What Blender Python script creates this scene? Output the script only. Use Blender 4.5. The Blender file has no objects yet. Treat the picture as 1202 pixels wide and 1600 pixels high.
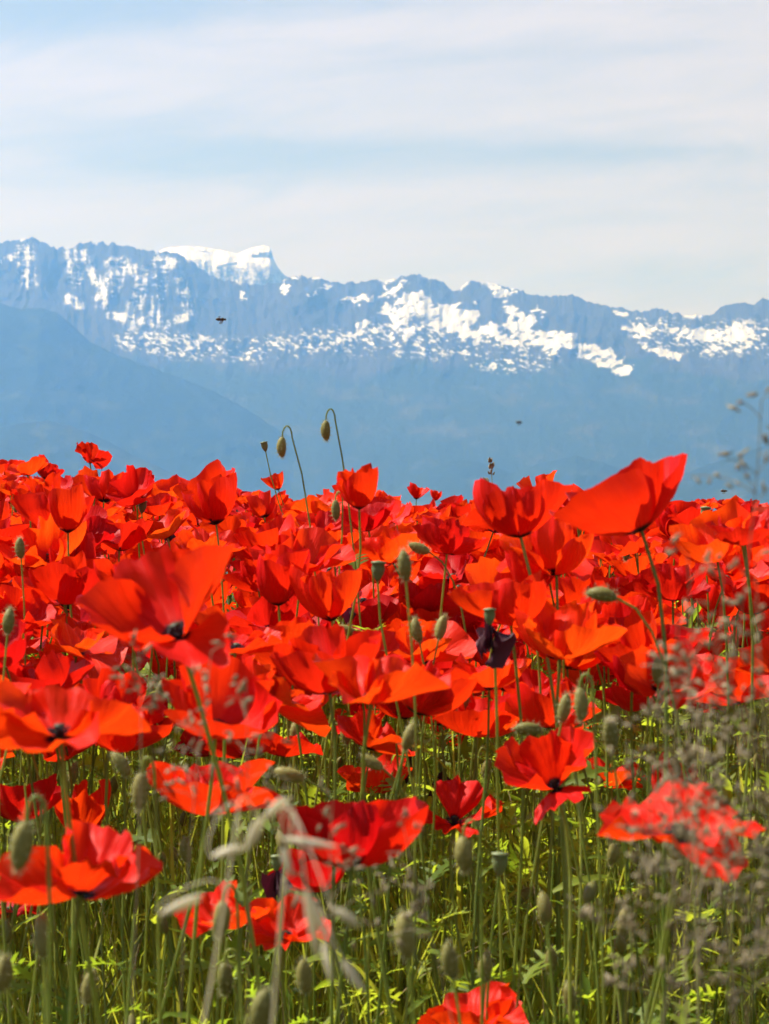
import bpy, math, random
import numpy as np
from mathutils import Vector, Quaternion, Matrix

# ------------------------------------------------------------------ camera, sky, sun, exposure
scene = bpy.context.scene
COL = scene.collection
CAM_Z = 0.85
FPX = 1600 * 85.0 / 36.0          # focal length in photo pixels (85 mm on a 36 mm tall frame)

cam_data = bpy.data.cameras.new('camera')
cam_data.sensor_fit = 'VERTICAL'
cam_data.sensor_height = 36.0
cam_data.sensor_width = 27.045
cam_data.lens = 85.0
cam_data.clip_start = 0.05
cam_data.clip_end = 120000.0
cam_data.dof.use_dof = True
cam_data.dof.focus_distance = 4.2
cam_data.dof.aperture_fstop = 22.0
cam_data.dof.aperture_blades = 7
camera = bpy.data.objects.new('camera', cam_data)
camera.location = (0, 0, CAM_Z)
camera.rotation_euler = (math.radians(90), 0, 0)
COL.objects.link(camera)
scene.camera = camera

SUN_DIR = Vector((-0.60, 0.14, 0.84)).normalized()      # towards the sun: left, a little behind the flowers, high
SUN_EL = math.asin(SUN_DIR.z)
SUN_AZ = math.atan2(SUN_DIR.x, SUN_DIR.y)

world = bpy.data.worlds.new('World')
scene.world = world
world.use_nodes = True


class NT:
    """small helper for building node trees"""
    def __init__(self, tree):
        self.t = tree
        self.n = tree.nodes
        self.l = tree.links
        self.n.clear()

    def new(self, kind, **kw):
        n = self.n.new(kind)
        for k, v in kw.items():
            setattr(n, k, v)
        return n

    def put(self, sock, v):
        if isinstance(v, bpy.types.NodeSocket):
            self.l.new(v, sock)
        elif v is not None:
            sock.default_value = v

    def math(self, op, a, b=None, c=None, clamp=False):
        n = self.new('ShaderNodeMath', operation=op, use_clamp=clamp)
        self.put(n.inputs[0], a)
        if b is not None:
            self.put(n.inputs[1], b)
        if c is not None:
            self.put(n.inputs[2], c)
        return n.outputs[0]

    def mix(self, f, a, b, mode='MIX'):
        n = self.new('ShaderNodeMix', data_type='RGBA', blend_type=mode)
        self.put(n.inputs[0], f)
        self.put(n.inputs[6], a)
        self.put(n.inputs[7], b)
        return n.outputs[2]

    def noise(self, vec, scale, detail=2.0, rough=0.5, dist=0.0, dims='3D'):
        n = self.new('ShaderNodeTexNoise', noise_dimensions=dims)
        self.put(n.inputs['Vector'], vec)
        n.inputs['Scale'].default_value = scale
        n.inputs['Detail'].default_value = detail
        n.inputs['Roughness'].default_value = rough
        n.inputs['Distortion'].default_value = dist
        return n.outputs['Fac']

    def ramp(self, f, stops, interp='LINEAR'):
        n = self.new('ShaderNodeValToRGB')
        self.put(n.inputs[0], f)
        cr = n.color_ramp
        cr.interpolation = interp
        while len(cr.elements) < len(stops):
            cr.elements.new(0.5)
        for e, (p, c) in zip(cr.elements, stops):
            e.position = p
            e.color = (*c, 1.0) if len(c) == 3 else c
        return n.outputs[0]

    def smooth(self, v, lo, hi):
        n = self.new('ShaderNodeMapRange', interpolation_type='SMOOTHSTEP')
        self.put(n.inputs[0], v)
        n.inputs[1].default_value = lo
        n.inputs[2].default_value = hi
        return n.outputs[0]


def build_world():
    w = NT(world.node_tree)
    out = w.new('ShaderNodeOutputWorld')
    bg = w.new('ShaderNodeBackground')
    bg.inputs['Strength'].default_value = 0.052
    sky = w.new('ShaderNodeTexSky', sky_type='NISHITA')
    sky.sun_disc = False
    sky.sun_elevation = SUN_EL
    sky.sun_rotation = SUN_AZ
    sky.altitude = 500
    sky.air_density = 1.0
    sky.dust_density = 2.0
    sky.ozone_density = 2.0
    tc = w.new('ShaderNodeTexCoord')
    sep = w.new('ShaderNodeSeparateXYZ')
    w.l.new(tc.outputs['Generated'], sep.inputs[0])
    x, y, z = sep.outputs
    # thin high cloud: long streaks drawn out level, on the direction in the sky
    cm = w.new('ShaderNodeCombineXYZ')
    w.put(cm.inputs[0], w.math('MULTIPLY', x, 2.2))
    w.put(cm.inputs[1], w.math('MULTIPLY', y, 2.2))
    w.put(cm.inputs[2], w.math('MULTIPLY', w.math('ADD', z, w.math('MULTIPLY', x, -0.06)), 17.0))
    streak = w.noise(cm.outputs[0], 1.7, 6.0, 0.55, 0.6)
    cm2 = w.new('ShaderNodeCombineXYZ')
    w.put(cm2.inputs[0], w.math('MULTIPLY', x, 9.0))
    w.put(cm2.inputs[1], w.math('MULTIPLY', y, 4.0))
    w.put(cm2.inputs[2], w.math('MULTIPLY', w.math('ADD', z, w.math('MULTIPLY', x, -0.09)), 52.0))
    wisp = w.noise(cm2.outputs[0], 1.2, 8.0, 0.66, 1.6)
    # clear lanes between the cloud sheets
    ys = w.math('MAXIMUM', y, 0.05)
    U = w.math('DIVIDE', x, ys)
    V = w.math('DIVIDE', z, ys)
    front = w.smooth(y, 0.0, 0.3)
    lanes = None
    for (cx, cy, sx, sy, k, amp) in LANES:
        du = w.math('SUBTRACT', U, (cx - 601) / FPX)
        dv = w.math('SUBTRACT', w.math('SUBTRACT', V, (800 - cy) / FPX), w.math('MULTIPLY', du, k))
        a = w.math('POWER', w.math('MULTIPLY', du, FPX / sx), 2.0)
        b = w.math('POWER', w.math('MULTIPLY', dv, FPX / sy), 2.0)
        g = w.math('MULTIPLY', w.math('EXPONENT', w.math('MULTIPLY', w.math('ADD', a, b), -1.0)), amp)
        lanes = g if lanes is None else w.math('ADD', lanes, g)
    lanes = w.math('MULTIPLY', lanes, front)
    dens = w.math('ADD', 0.76, w.math('MULTIPLY', w.math('SUBTRACT', streak, 0.5), 0.70))
    dens = w.math('ADD', dens, w.math('MULTIPLY', w.math('SUBTRACT', wisp, 0.5), 0.85))
    dens = w.math('SUBTRACT', dens, lanes)
    dens = w.math('MULTIPLY', dens, w.smooth(z, 0.95, 0.05), clamp=True)
    dens = w.smooth(dens, 0.0, 1.0)
    hs = w.new('ShaderNodeHueSaturation')
    hs.inputs['Saturation'].default_value = 0.66
    w.l.new(sky.outputs[0], hs.inputs['Color'])
    col = w.mix(dens, hs.outputs[0], CLOUD_COL)
    w.l.new(col, bg.inputs[0])
    w.l.new(bg.outputs[0], out.inputs[0])


# lanes of blue in the cloud: centre x, y, half width, half height (photo pixels), tilt, strength
LANES = [(120, 5, 330, 62, 0.10, 0.80), (180, 220, 420, 50, -0.03, 0.44), (860, 240, 380, 26, 0.0, 0.34),
         (400, 265, 220, 30, 0.0, 0.20), (780, 85, 260, 14, 0.04, 0.16), (1060, 440, 190, 40, 0.0, 0.25), (560, 12, 260, 20, 0.05, 0.25)]
CLOUD_COL = (6.9, 6.45, 6.5, 1.0)
build_world()

sun_data = bpy.data.lights.new('sun', 'SUN')
sun_data.energy = 5.0
sun_data.angle = math.radians(0.53)
sun_data.color = (1.0, 0.975, 0.94)
sun = bpy.data.objects.new('sun', sun_data)
sun.rotation_euler = SUN_DIR.to_track_quat('Z', 'Y').to_euler()
COL.objects.link(sun)

scene.view_settings.view_transform = 'Standard'
scene.view_settings.look = 'None'
scene.view_settings.gamma = 1.0
scene.view_settings.use_curve_mapping = False
scene.view_settings.exposure = 1.2
scene.render.engine = 'CYCLES'
scene.cycles.max_bounces = 7
scene.cycles.diffuse_bounces = 4
scene.cycles.transmission_bounces = 5
scene.cycles.volume_bounces = 1
scene.cycles.use_denoising = True

RNG = np.random.default_rng(20240607)
PYR = random.Random(77)


# ------------------------------------------------------------------ mesh helpers
def mesh_arrays(name, V, F, uv=None, mats=(), mat_idx=None, smooth=True):
    """one mesh from numpy arrays; F is (n, 3) or (n, 4), or a list of such arrays; uv is per vertex"""
    V = np.asarray(V, dtype=np.float32)
    Fs = F if isinstance(F, list) else [F]
    Fs = [np.asarray(f, dtype=np.int32) for f in Fs if len(f)]
    me = bpy.data.meshes.new(name)
    me.vertices.add(len(V))
    me.vertices.foreach_set('co', V.ravel())
    loops = np.concatenate([f.ravel() for f in Fs])
    sizes = np.concatenate([np.full(len(f), f.shape[1], dtype=np.int32) for f in Fs])
    starts = np.concatenate([[0], np.cumsum(sizes)[:-1]]).astype(np.int32)
    me.loops.add(len(loops))
    me.loops.foreach_set('vertex_index', loops)
    me.polygons.add(len(sizes))
    me.polygons.foreach_set('loop_start', starts)
    try:
        me.polygons.foreach_set('loop_total', sizes)
    except Exception:
        pass
    if uv is not None:
        lay = me.uv_layers.new(name='UVMap')
        lay.data.foreach_set('uv', np.asarray(uv, dtype=np.float32)[loops].ravel())
    for m in mats:
        me.materials.append(m)
    if mat_idx is not None:
        me.polygons.foreach_set('material_index', np.asarray(mat_idx, dtype=np.int32))
    me.update(calc_edges=True)
    me.polygons.foreach_set('use_smooth', np.full(len(sizes), smooth, dtype=bool))
    me.validate()
    return me


class Bag:
    """collects triangles / quads with uv and material index, to become ONE mesh"""
    def __init__(self):
        self.V, self.Q, self.T, self.UV, self.qm, self.tm = [], [], [], [], [], []
        self.n = 0

    def add(self, V, F, uv=None, m=0):
        V = np.asarray(V, float).reshape(-1, 3)
        F = np.asarray(F, int)
        if len(F) == 0:
            return
        self.V.append(V)
        self.UV.append(np.zeros((len(V), 2)) if uv is None else np.asarray(uv, float))
        if F.shape[1] == 4:
            self.Q.append(F + self.n)
            self.qm.append(np.full(len(F), m))
        else:
            self.T.append(F + self.n)
            self.tm.append(np.full(len(F), m))
        self.n += len(V)

    def mesh(self, name, mats):
        fs, mi = [], []
        if self.Q:
            fs.append(np.concatenate(self.Q))
            mi.append(np.concatenate(self.qm))
        if self.T:
            fs.append(np.concatenate(self.T))
            mi.append(np.concatenate(self.tm))
        return mesh_arrays(name, np.concatenate(self.V), fs, np.concatenate(self.UV), mats, np.concatenate(mi))


def link(name, data, parent=None):
    o = bpy.data.objects.new(name, data)
    COL.objects.link(o)
    if parent is not None:
        o.parent = parent
    return o


def tag(o, label=None, cat=None, group=None, kind=None):
    if label:
        o['label'] = label
    if cat:
        o['category'] = cat
    if group:
        o['group'] = group
    if kind:
        o['kind'] = kind
    return o


def P(px, py, d):
    """the point of the place that lies at photo pixel (px, py), d metres ahead"""
    return np.array([d * (px - 601) / FPX, d, CAM_Z + d * (800 - py) / FPX])


def sstep(a, b, x):
    t = np.clip((np.asarray(x, float) - a) / (b - a), 0, 1)
    return t * t * (3 - 2 * t)


def ground_z(x, y):
    x = np.asarray(x, float)
    y = np.asarray(y, float)
    g = 0.13 * sstep(0.8, 4.5, y) + 0.13 * sstep(0.15, -1.25, x) * sstep(3.0, 8.0, y)
    h = np.maximum(y - 8.2, 0)
    drop = 0.13 * h * h / (h + 5.0)
    return g - 260 * (1 - np.exp(-drop / 260))


def tube(pts, radii, sides=6):
    pts = np.asarray(pts, float)
    n = len(pts)
    T = np.gradient(pts, axis=0)
    T /= np.linalg.norm(T, axis=1, keepdims=True) + 1e-12
    ref = np.array([0.0, 1.0, 0.0]) if abs(T[0, 1]) < 0.8 else np.array([1.0, 0, 0])
    V = np.zeros((n, sides, 3))
    a = np.arange(sides) * 2 * math.pi / sides
    prev = ref
    for i in range(n):
        b = prev - T[i] * np.dot(prev, T[i])
        b /= np.linalg.norm(b) + 1e-12
        c = np.cross(T[i], b)
        prev = b
        V[i] = pts[i] + radii[i] * (np.cos(a)[:, None] * b + np.sin(a)[:, None] * c)
    F = []
    for i in range(n - 1):
        for j in range(sides):
            k = (j + 1) % sides
            F.append((i * sides + j, i * sides + k, (i + 1) * sides + k, (i + 1) * sides + j))
    uv = np.zeros((n, sides, 2))
    uv[:, :, 0] = np.arange(sides)[None] / sides
    uv[:, :, 1] = np.linspace(0, 1, n)[:, None]
    return V.reshape(-1, 3), np.array(F), uv.reshape(-1, 2)


def bezier(p0, p1, p2, p3, n):
    t = np.linspace(0, 1, n)[:, None]
    return (1 - t) ** 3 * p0 + 3 * (1 - t) ** 2 * t * p1 + 3 * (1 - t) * t * t * p2 + t ** 3 * p3


def lathe(profile, sides=8):
    prof = np.asarray(profile, float)       # (radius, z)
    n = len(prof)
    a = np.arange(sides) * 2 * math.pi / sides
    V = np.stack([prof[:, 0][:, None] * np.cos(a), prof[:, 0][:, None] * np.sin(a), np.repeat(prof[:, 1][:, None], sides, 1)], -1)
    F = [(i * sides + j, i * sides + (j + 1) % sides, (i + 1) * sides + (j + 1) % sides, (i + 1) * sides + j) for i in range(n - 1) for j in range(sides)]
    uv = np.zeros((n, sides, 2))
    uv[:, :, 0] = np.arange(sides)[None] / sides
    uv[:, :, 1] = np.linspace(0, 1, n)[:, None]
    return V.reshape(-1, 3), np.array(F), uv.reshape(-1, 2)


def hairs(P0, N0, length, width, rng):
    """fine bristles: one thin triangle each at points P0 along normals N0"""
    n = len(P0)
    side = np.cross(N0, rng.normal(size=(n, 3)))
    side /= np.linalg.norm(side, axis=1, keepdims=True) + 1e-12
    d = N0 + rng.normal(scale=0.25, size=(n, 3))
    d /= np.linalg.norm(d, axis=1, keepdims=True) + 1e-12
    L = length * rng.uniform(0.6, 1.3, size=(n, 1))
    V = np.stack([P0 - side * width, P0 + side * width, P0 + d * L], 1).reshape(-1, 3)
    return V, np.arange(3 * n).reshape(-1, 3)


# value noise on a lattice
_LAT = np.random.default_rng(5).random((256, 256))


def vnoise(x, y, seed=0):
    x = np.asarray(x, float) + seed * 37.31
    y = np.asarray(y, float) + seed * 17.77
    xi, yi = np.floor(x).astype(int), np.floor(y).astype(int)
    fx, fy = x - xi, y - yi
    fx, fy = fx * fx * fx * (fx * (fx * 6 - 15) + 10), fy * fy * fy * (fy * (fy * 6 - 15) + 10)
    a, b = _LAT[xi % 256, yi % 256], _LAT[(xi + 1) % 256, yi % 256]
    c, d = _LAT[xi % 256, (yi + 1) % 256], _LAT[(xi + 1) % 256, (yi + 1) % 256]
    return (a * (1 - fx) + b * fx) * (1 - fy) + (c * (1 - fx) + d * fx) * fy


def fbm(x, y, oct=4, seed=0, ridged=False, gain=0.5):
    s, amp, tot = 0, 1.0, 0
    for i in range(oct):
        v = vnoise(x * 2 ** i, y * 2 ** i, seed + i * 3)
        if ridged:
            v = 1 - np.abs(2 * v - 1)
        s = s + amp * v
        tot += amp
        amp *= gain
    return s / tot


# ------------------------------------------------------------------ materials
def new_mat(name):
    m = bpy.data.materials.new(name)
    m.use_nodes = True
    return m, NT(m.node_tree)


def rnd(w):
    """a number that differs for each object and for each loose piece of a mesh"""
    g = w.new('ShaderNodeNewGeometry')
    oi = w.new('ShaderNodeObjectInfo')
    return w.math('FRACT', w.math('ADD', g.outputs['Random Per Island'], oi.outputs['Random']))


def leafy(w, color, trans_color, fac, rough=0.5, spec=0.3, normal=None):
    out = w.new('ShaderNodeOutputMaterial')
    p = w.new('ShaderNodeBsdfPrincipled')
    w.put(p.inputs['Base Color'], color)
    w.put(p.inputs['Roughness'], rough)
    w.put(p.inputs['Specular IOR Level'], spec)
    t = w.new('ShaderNodeBsdfTranslucent')
    w.put(t.inputs['Color'], trans_color)
    if normal is not None:
        w.l.new(normal, p.inputs['Normal'])
        w.l.new(normal, t.inputs['Normal'])
    mx = w.new('ShaderNodeMixShader')
    w.put(mx.inputs[0], fac)
    w.l.new(p.outputs[0], mx.inputs[1])
    w.l.new(t.outputs[0], mx.inputs[2])
    w.l.new(mx.outputs[0], out.inputs['Surface'])


def bump(w, h, strength, dist):
    b = w.new('ShaderNodeBump')
    b.inputs['Strength'].default_value = strength
    b.inputs['Distance'].default_value = dist
    w.l.new(h, b.inputs['Height'])
    return b.outputs[0]


def mat_petal():
    m, w = new_mat('poppy petal')
    hue = w.new('ShaderNodeAttribute', attribute_type='OBJECT', attribute_name='hue').outputs['Fac']
    has = w.math('GREATER_THAN', hue, 0.001)
    r = w.math('ADD', w.math('MULTIPLY', has, hue), w.math('MULTIPLY', w.math('SUBTRACT', 1.0, has), rnd(w)))
    tc = w.new('ShaderNodeTexCoord')
    sep = w.new('ShaderNodeSeparateXYZ')
    w.l.new(tc.outputs['UV'], sep.inputs[0])
    u, v, _ = sep.outputs
    # veins that fan out from the base
    cm = w.new('ShaderNodeCombineXYZ')
    w.put(cm.inputs[0], w.math('MULTIPLY', u, 26.0))
    w.put(cm.inputs[1], w.math('MULTIPLY', v, 1.6))
    w.put(cm.inputs[2], w.math('MULTIPLY', r, 40.0))
    vein = w.noise(cm.outputs[0], 1.0, 3.0, 0.6, 0.3)
    cloud = w.noise(tc.outputs['Object'], 45.0, 3.0, 0.55)
    base = w.ramp(r, [(0.0, (0.38, 0.0015, 0.005)), (0.2, (0.54, 0.003, 0.003)), (0.6, (0.66, 0.009, 0.002)), (1.0, (0.74, 0.024, 0.003))])
    base = w.mix(w.math('MULTIPLY', w.smooth(vein, 0.45, 0.75), 0.35), base, (0.34, 0.002, 0.003, 1))
    base = w.mix(w.math('MULTIPLY', w.smooth(cloud, 0.5, 0.8), 0.25), base, (0.62, 0.022, 0.005, 1))
    tr = w.ramp(r, [(0.0, (0.58, 0.005, 0.006)), (0.35, (0.78, 0.026, 0.003)), (1.0, (0.92, 0.085, 0.004))])
    tr = w.mix(w.math('MULTIPLY', w.smooth(vein, 0.45, 0.75), 0.3), tr, (0.55, 0.008, 0.004, 1))
    # dark blotch at the foot of the petal
    blot = w.smooth(w.math('ADD', v, w.math('MULTIPLY', w.math('SUBTRACT', vein, 0.5), 0.12)), 0.19, 0.10)
    base = w.mix(blot, base, (0.012, 0.004, 0.010, 1))
    tr = w.mix(blot, tr, (0.02, 0.004, 0.010, 1))
    nb = bump(w, w.math('ADD', vein, w.math('MULTIPLY', cloud, 0.6)), 0.7, 0.0018)
    leafy(w, base, tr, 0.42, 0.50, 0.16, nb)
    return m


def mat_green(name, lo, hi, tlo, thi, fac=0.4, rough=0.5, spec=0.35, scale=60.0):
    m, w = new_mat(name)
    r = rnd(w)
    tc = w.new('ShaderNodeTexCoord')
    n = w.noise(tc.outputs['Object'], scale, 3.0, 0.6)
    c = w.mix(r, (*lo, 1), (*hi, 1))
    c = w.mix(w.math('MULTIPLY', w.smooth(n, 0.42, 0.75), 0.45), c, (lo[0] * 0.6, lo[1] * 0.6, lo[2] * 0.6, 1))
    t = w.mix(r, (*tlo, 1), (*thi, 1))
    leafy(w, c, t, fac, rough, spec, bump(w, n, 0.3, 0.001))
    return m


def mat_solid(name, lo, hi, rough=0.6, spec=0.3, scale=80.0, bstr=0.3, bdist=0.001):
    m, w = new_mat(name)
    r = rnd(w)
    tc = w.new('ShaderNodeTexCoord')
    n = w.noise(tc.outputs['Object'], scale, 4.0, 0.6)
    c = w.mix(w.math('ADD', w.math('MULTIPLY', r, 0.5), w.math('MULTIPLY', n, 0.5)), (*lo, 1), (*hi, 1))
    out = w.new('ShaderNodeOutputMaterial')
    p = w.new('ShaderNodeBsdfPrincipled')
    w.put(p.inputs['Base Color'], c)
    w.put(p.inputs['Roughness'], rough)
    w.put(p.inputs['Specular IOR Level'], spec)
    w.l.new(bump(w, n, bstr, bdist), p.inputs['Normal'])
    w.l.new(p.outputs[0], out.inputs[0])
    return m


M_PETAL = mat_petal()
M_STEM = mat_green('poppy stem', (0.12, 0.165, 0.022), (0.26, 0.29, 0.05), (0.26, 0.34, 0.025), (0.44, 0.48, 0.045), 0.36)
M_HAIR = mat_green('stem hair', (0.28, 0.27, 0.11), (0.36, 0.33, 0.16), (0.3, 0.3, 0.15), (0.4, 0.38, 0.2), 0.5)
M_BUD = mat_green('bud sepals', (0.13, 0.125, 0.028), (0.22, 0.19, 0.05), (0.15, 0.16, 0.03), (0.22, 0.22, 0.05), 0.15, 0.6, 0.25, 220.0)
M_LEAF = mat_green('poppy leaf', (0.07, 0.12, 0.016), (0.20, 0.25, 0.032), (0.30, 0.46, 0.022), (0.56, 0.66, 0.035), 0.5, 0.5, 0.14)
M_GRASS = mat_green('grass blade', (0.085, 0.125, 0.017), (0.26, 0.28, 0.045), (0.34, 0.45, 0.022), (0.66, 0.68, 0.055), 0.5, 0.48, 0.2)
M_STRAW = mat_green('dry straw', (0.20, 0.15, 0.07), (0.38, 0.32, 0.19), (0.25, 0.19, 0.08), (0.42, 0.35, 0.2), 0.3)
M_STAMEN = mat_solid('stamens', (0.008, 0.005, 0.012), (0.03, 0.016, 0.03), 0.7)
M_OVARY = mat_solid('seed capsule', (0.06, 0.09, 0.03), (0.15, 0.18, 0.07), 0.55)
M_PISTIL = mat_solid('pistil', (0.012, 0.018, 0.008), (0.045, 0.055, 0.022), 0.6)
M_WILT = mat_green('wilted petal', (0.035, 0.006, 0.012), (0.09, 0.012, 0.030), (0.06, 0.006, 0.015), (0.14, 0.012, 0.04), 0.25, 0.6, 0.3)
M_SPIKE = mat_green('grass spikelet', (0.15, 0.12, 0.06), (0.36, 0.29, 0.17), (0.22, 0.17, 0.08), (0.42, 0.34, 0.19), 0.3, 0.6)
M_OAT = mat_green('oat husk', (0.56, 0.52, 0.38), (0.72, 0.66, 0.52), (0.66, 0.6, 0.4), (0.78, 0.72, 0.52), 0.55, 0.5)
M_BUG = mat_solid('insect body', (0.012, 0.009, 0.006), (0.06, 0.035, 0.012), 0.5, 0.4, 900.0)


def mat_wing():
    m, w = new_mat('insect wing')
    out = w.new('ShaderNodeOutputMaterial')
    g = w.new('ShaderNodeBsdfPrincipled')
    g.inputs['Base Color'].default_value = (0.18, 0.16, 0.13, 1)
    g.inputs['Roughness'].default_value = 0.3
    t = w.new('ShaderNodeBsdfTransparent')
    mx = w.new('ShaderNodeMixShader')
    mx.inputs[0].default_value = 0.55
    w.l.new(t.outputs[0], mx.inputs[1])
    w.l.new(g.outputs[0], mx.inputs[2])
    w.l.new(mx.outputs[0], out.inputs[0])
    return m


M_WING = mat_wing()


def mat_ground():
    m, w = new_mat('field ground')
    tc = w.new('ShaderNodeTexCoord')
    n1 = w.noise(tc.outputs['Object'], 3.0, 6.0, 0.65)
    n2 = w.noise(tc.outputs['Object'], 40.0, 4.0, 0.6)
    n3 = w.noise(tc.outputs['Object'], 0.004, 4.0, 0.6)
    c = w.mix(w.smooth(n1, 0.35, 0.65), (0.045, 0.034, 0.020, 1), (0.035, 0.050, 0.014, 1))
    c = w.mix(w.math('MULTIPLY', n2, 0.5), c, (0.09, 0.075, 0.045, 1))
    sp = w.new('ShaderNodeSeparateXYZ')
    w.l.new(tc.outputs['Object'], sp.inputs[0])
    far = w.smooth(w.math('ABSOLUTE', sp.outputs[1]), 60.0, 900.0)
    c = w.mix(far, c, w.mix(w.smooth(n3, 0.4, 0.6), (0.028, 0.055, 0.016, 1), (0.07, 0.10, 0.03, 1)))
    out = w.new('ShaderNodeOutputMaterial')
    p = w.new('ShaderNodeBsdfPrincipled')
    w.put(p.inputs['Base Color'], c)
    p.inputs['Roughness'].default_value = 0.95
    p.inputs['Specular IOR Level'].default_value = 0.1
    w.l.new(bump(w, w.math('ADD', n1, n2), 0.6, 0.02), p.inputs['Normal'])
    w.l.new(p.outputs[0], out.inputs[0])
    return m


def mat_mountain(name, rock_lo, rock_hi, forest, meadow):
    m, w = new_mat(name)
    tc = w.new('ShaderNodeTexCoord')
    mp = w.new('ShaderNodeMapping')
    mp.inputs['Scale'].default_value = (0.001, 0.001, 0.001)
    w.l.new(tc.outputs['Object'], mp.inputs[0])
    at = w.new('ShaderNodeAttribute', attribute_name='snow')
    av = w.new('ShaderNodeAttribute', attribute_name='veg')
    n = w.noise(mp.outputs[0], 9.0, 8.0, 0.62)
    nf = w.noise(mp.outputs[0], 42.0, 7.0, 0.75)
    nm = w.noise(mp.outputs[0], 3.0, 7.0, 0.68, 0.3)
    rock = w.mix(n, (*rock_lo, 1), (*rock_hi, 1))
    veg = w.mix(w.smooth(nm, 0.50, 0.66), (*forest, 1), (*meadow, 1))
    veg = w.mix(w.math('MULTIPLY', nf, 0.5), veg, (forest[0] * 0.6, forest[1] * 0.6, forest[2] * 0.6, 1))
    vf = w.smooth(w.math('ADD', av.outputs['Fac'], w.math('MULTIPLY', w.math('SUBTRACT', n, 0.5), 0.6)), 0.35, 0.65)
    c = w.mix(vf, rock, veg)
    sf = w.smooth(w.math('ADD', at.outputs['Fac'], w.math('MULTIPLY', w.math('MULTIPLY', w.math('SUBTRACT', nf, 0.5), w.math('MULTIPLY', at.outputs['Fac'], 3.5, clamp=True)), 2.4)), 0.34, 0.98)
    c = w.mix(sf, c, (0.62, 0.63, 0.66, 1))
    out = w.new('ShaderNodeOutputMaterial')
    p = w.new('ShaderNodeBsdfPrincipled')
    w.put(p.inputs['Base Color'], c)
    p.inputs['Roughness'].default_value = 0.9
    p.inputs['Specular IOR Level'].default_value = 0.1
    w.l.new(bump(w, w.math('ADD', n, w.math('MULTIPLY', nf, 0.5)), 0.7, 60.0), p.inputs['Normal'])
    w.l.new(p.outputs[0], out.inputs[0])
    return m


# ------------------------------------------------------------------ ground and mountains
def build_ground():
    def graded(vals):
        return np.array(sorted(set(np.round(vals, 4))))
    near = np.arange(-4, 14.01, 0.2)
    far = 14 * 1.13 ** np.arange(1, 64)
    far = far[far < 31000]
    ys = graded(np.concatenate([[-1500, -700, -300, -120, -50, -20, -8], near, far, [31000]]))
    xn = np.arange(-5, 5.01, 0.25)
    xf = 5 * 1.3 ** np.arange(1, 31)
    xf = xf[xf < 11000]
    xs = graded(np.concatenate([-xf, xn, xf, [-11500, 11500]]))
    X, Y = np.meshgrid(xs, ys)
    Z = ground_z(X, Y)
    nearm = (np.abs(X) < 6) & (Y > -5) & (Y < 15)
    Z = Z + np.where(nearm, (fbm(X * 2.1, Y * 2.1, 3, 9) - 0.5) * 0.04, 0)
    V = np.stack([X, Y, Z], -1).reshape(-1, 3)
    nx = len(xs)
    ii, jj = np.meshgrid(np.arange(len(ys) - 1), np.arange(nx - 1), indexing='ij')
    a = (ii * nx + jj).ravel()
    F = np.stack([a, a + 1, a + nx + 1, a + nx], 1)
    o = link('ground', mesh_arrays('ground', V, F, None, [mat_ground()]))
    tag(o, kind='structure')


build_ground()


def interp(pts):
    a = np.array(pts, float)
    return lambda x: np.interp(x, a[:, 0], a[:, 1])


def strokes(px, py, segs):
    """distance field of a set of drawn-out patches: 1 inside, 0 outside"""
    out = np.zeros_like(px)
    for (x0, y0, x1, y1, wd) in segs:
        dx, dy = x1 - x0, y1 - y0
        L2 = dx * dx + dy * dy + 1e-9
        t = np.clip(((px - x0) * dx + (py - y0) * dy) / L2, 0, 1)
        d = np.hypot(px - x0 - t * dx, py - y0 - t * dy)
        out = np.maximum(out, np.clip(1.0 - (d / wd - 0.6), 0, 1))
    return out


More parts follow.
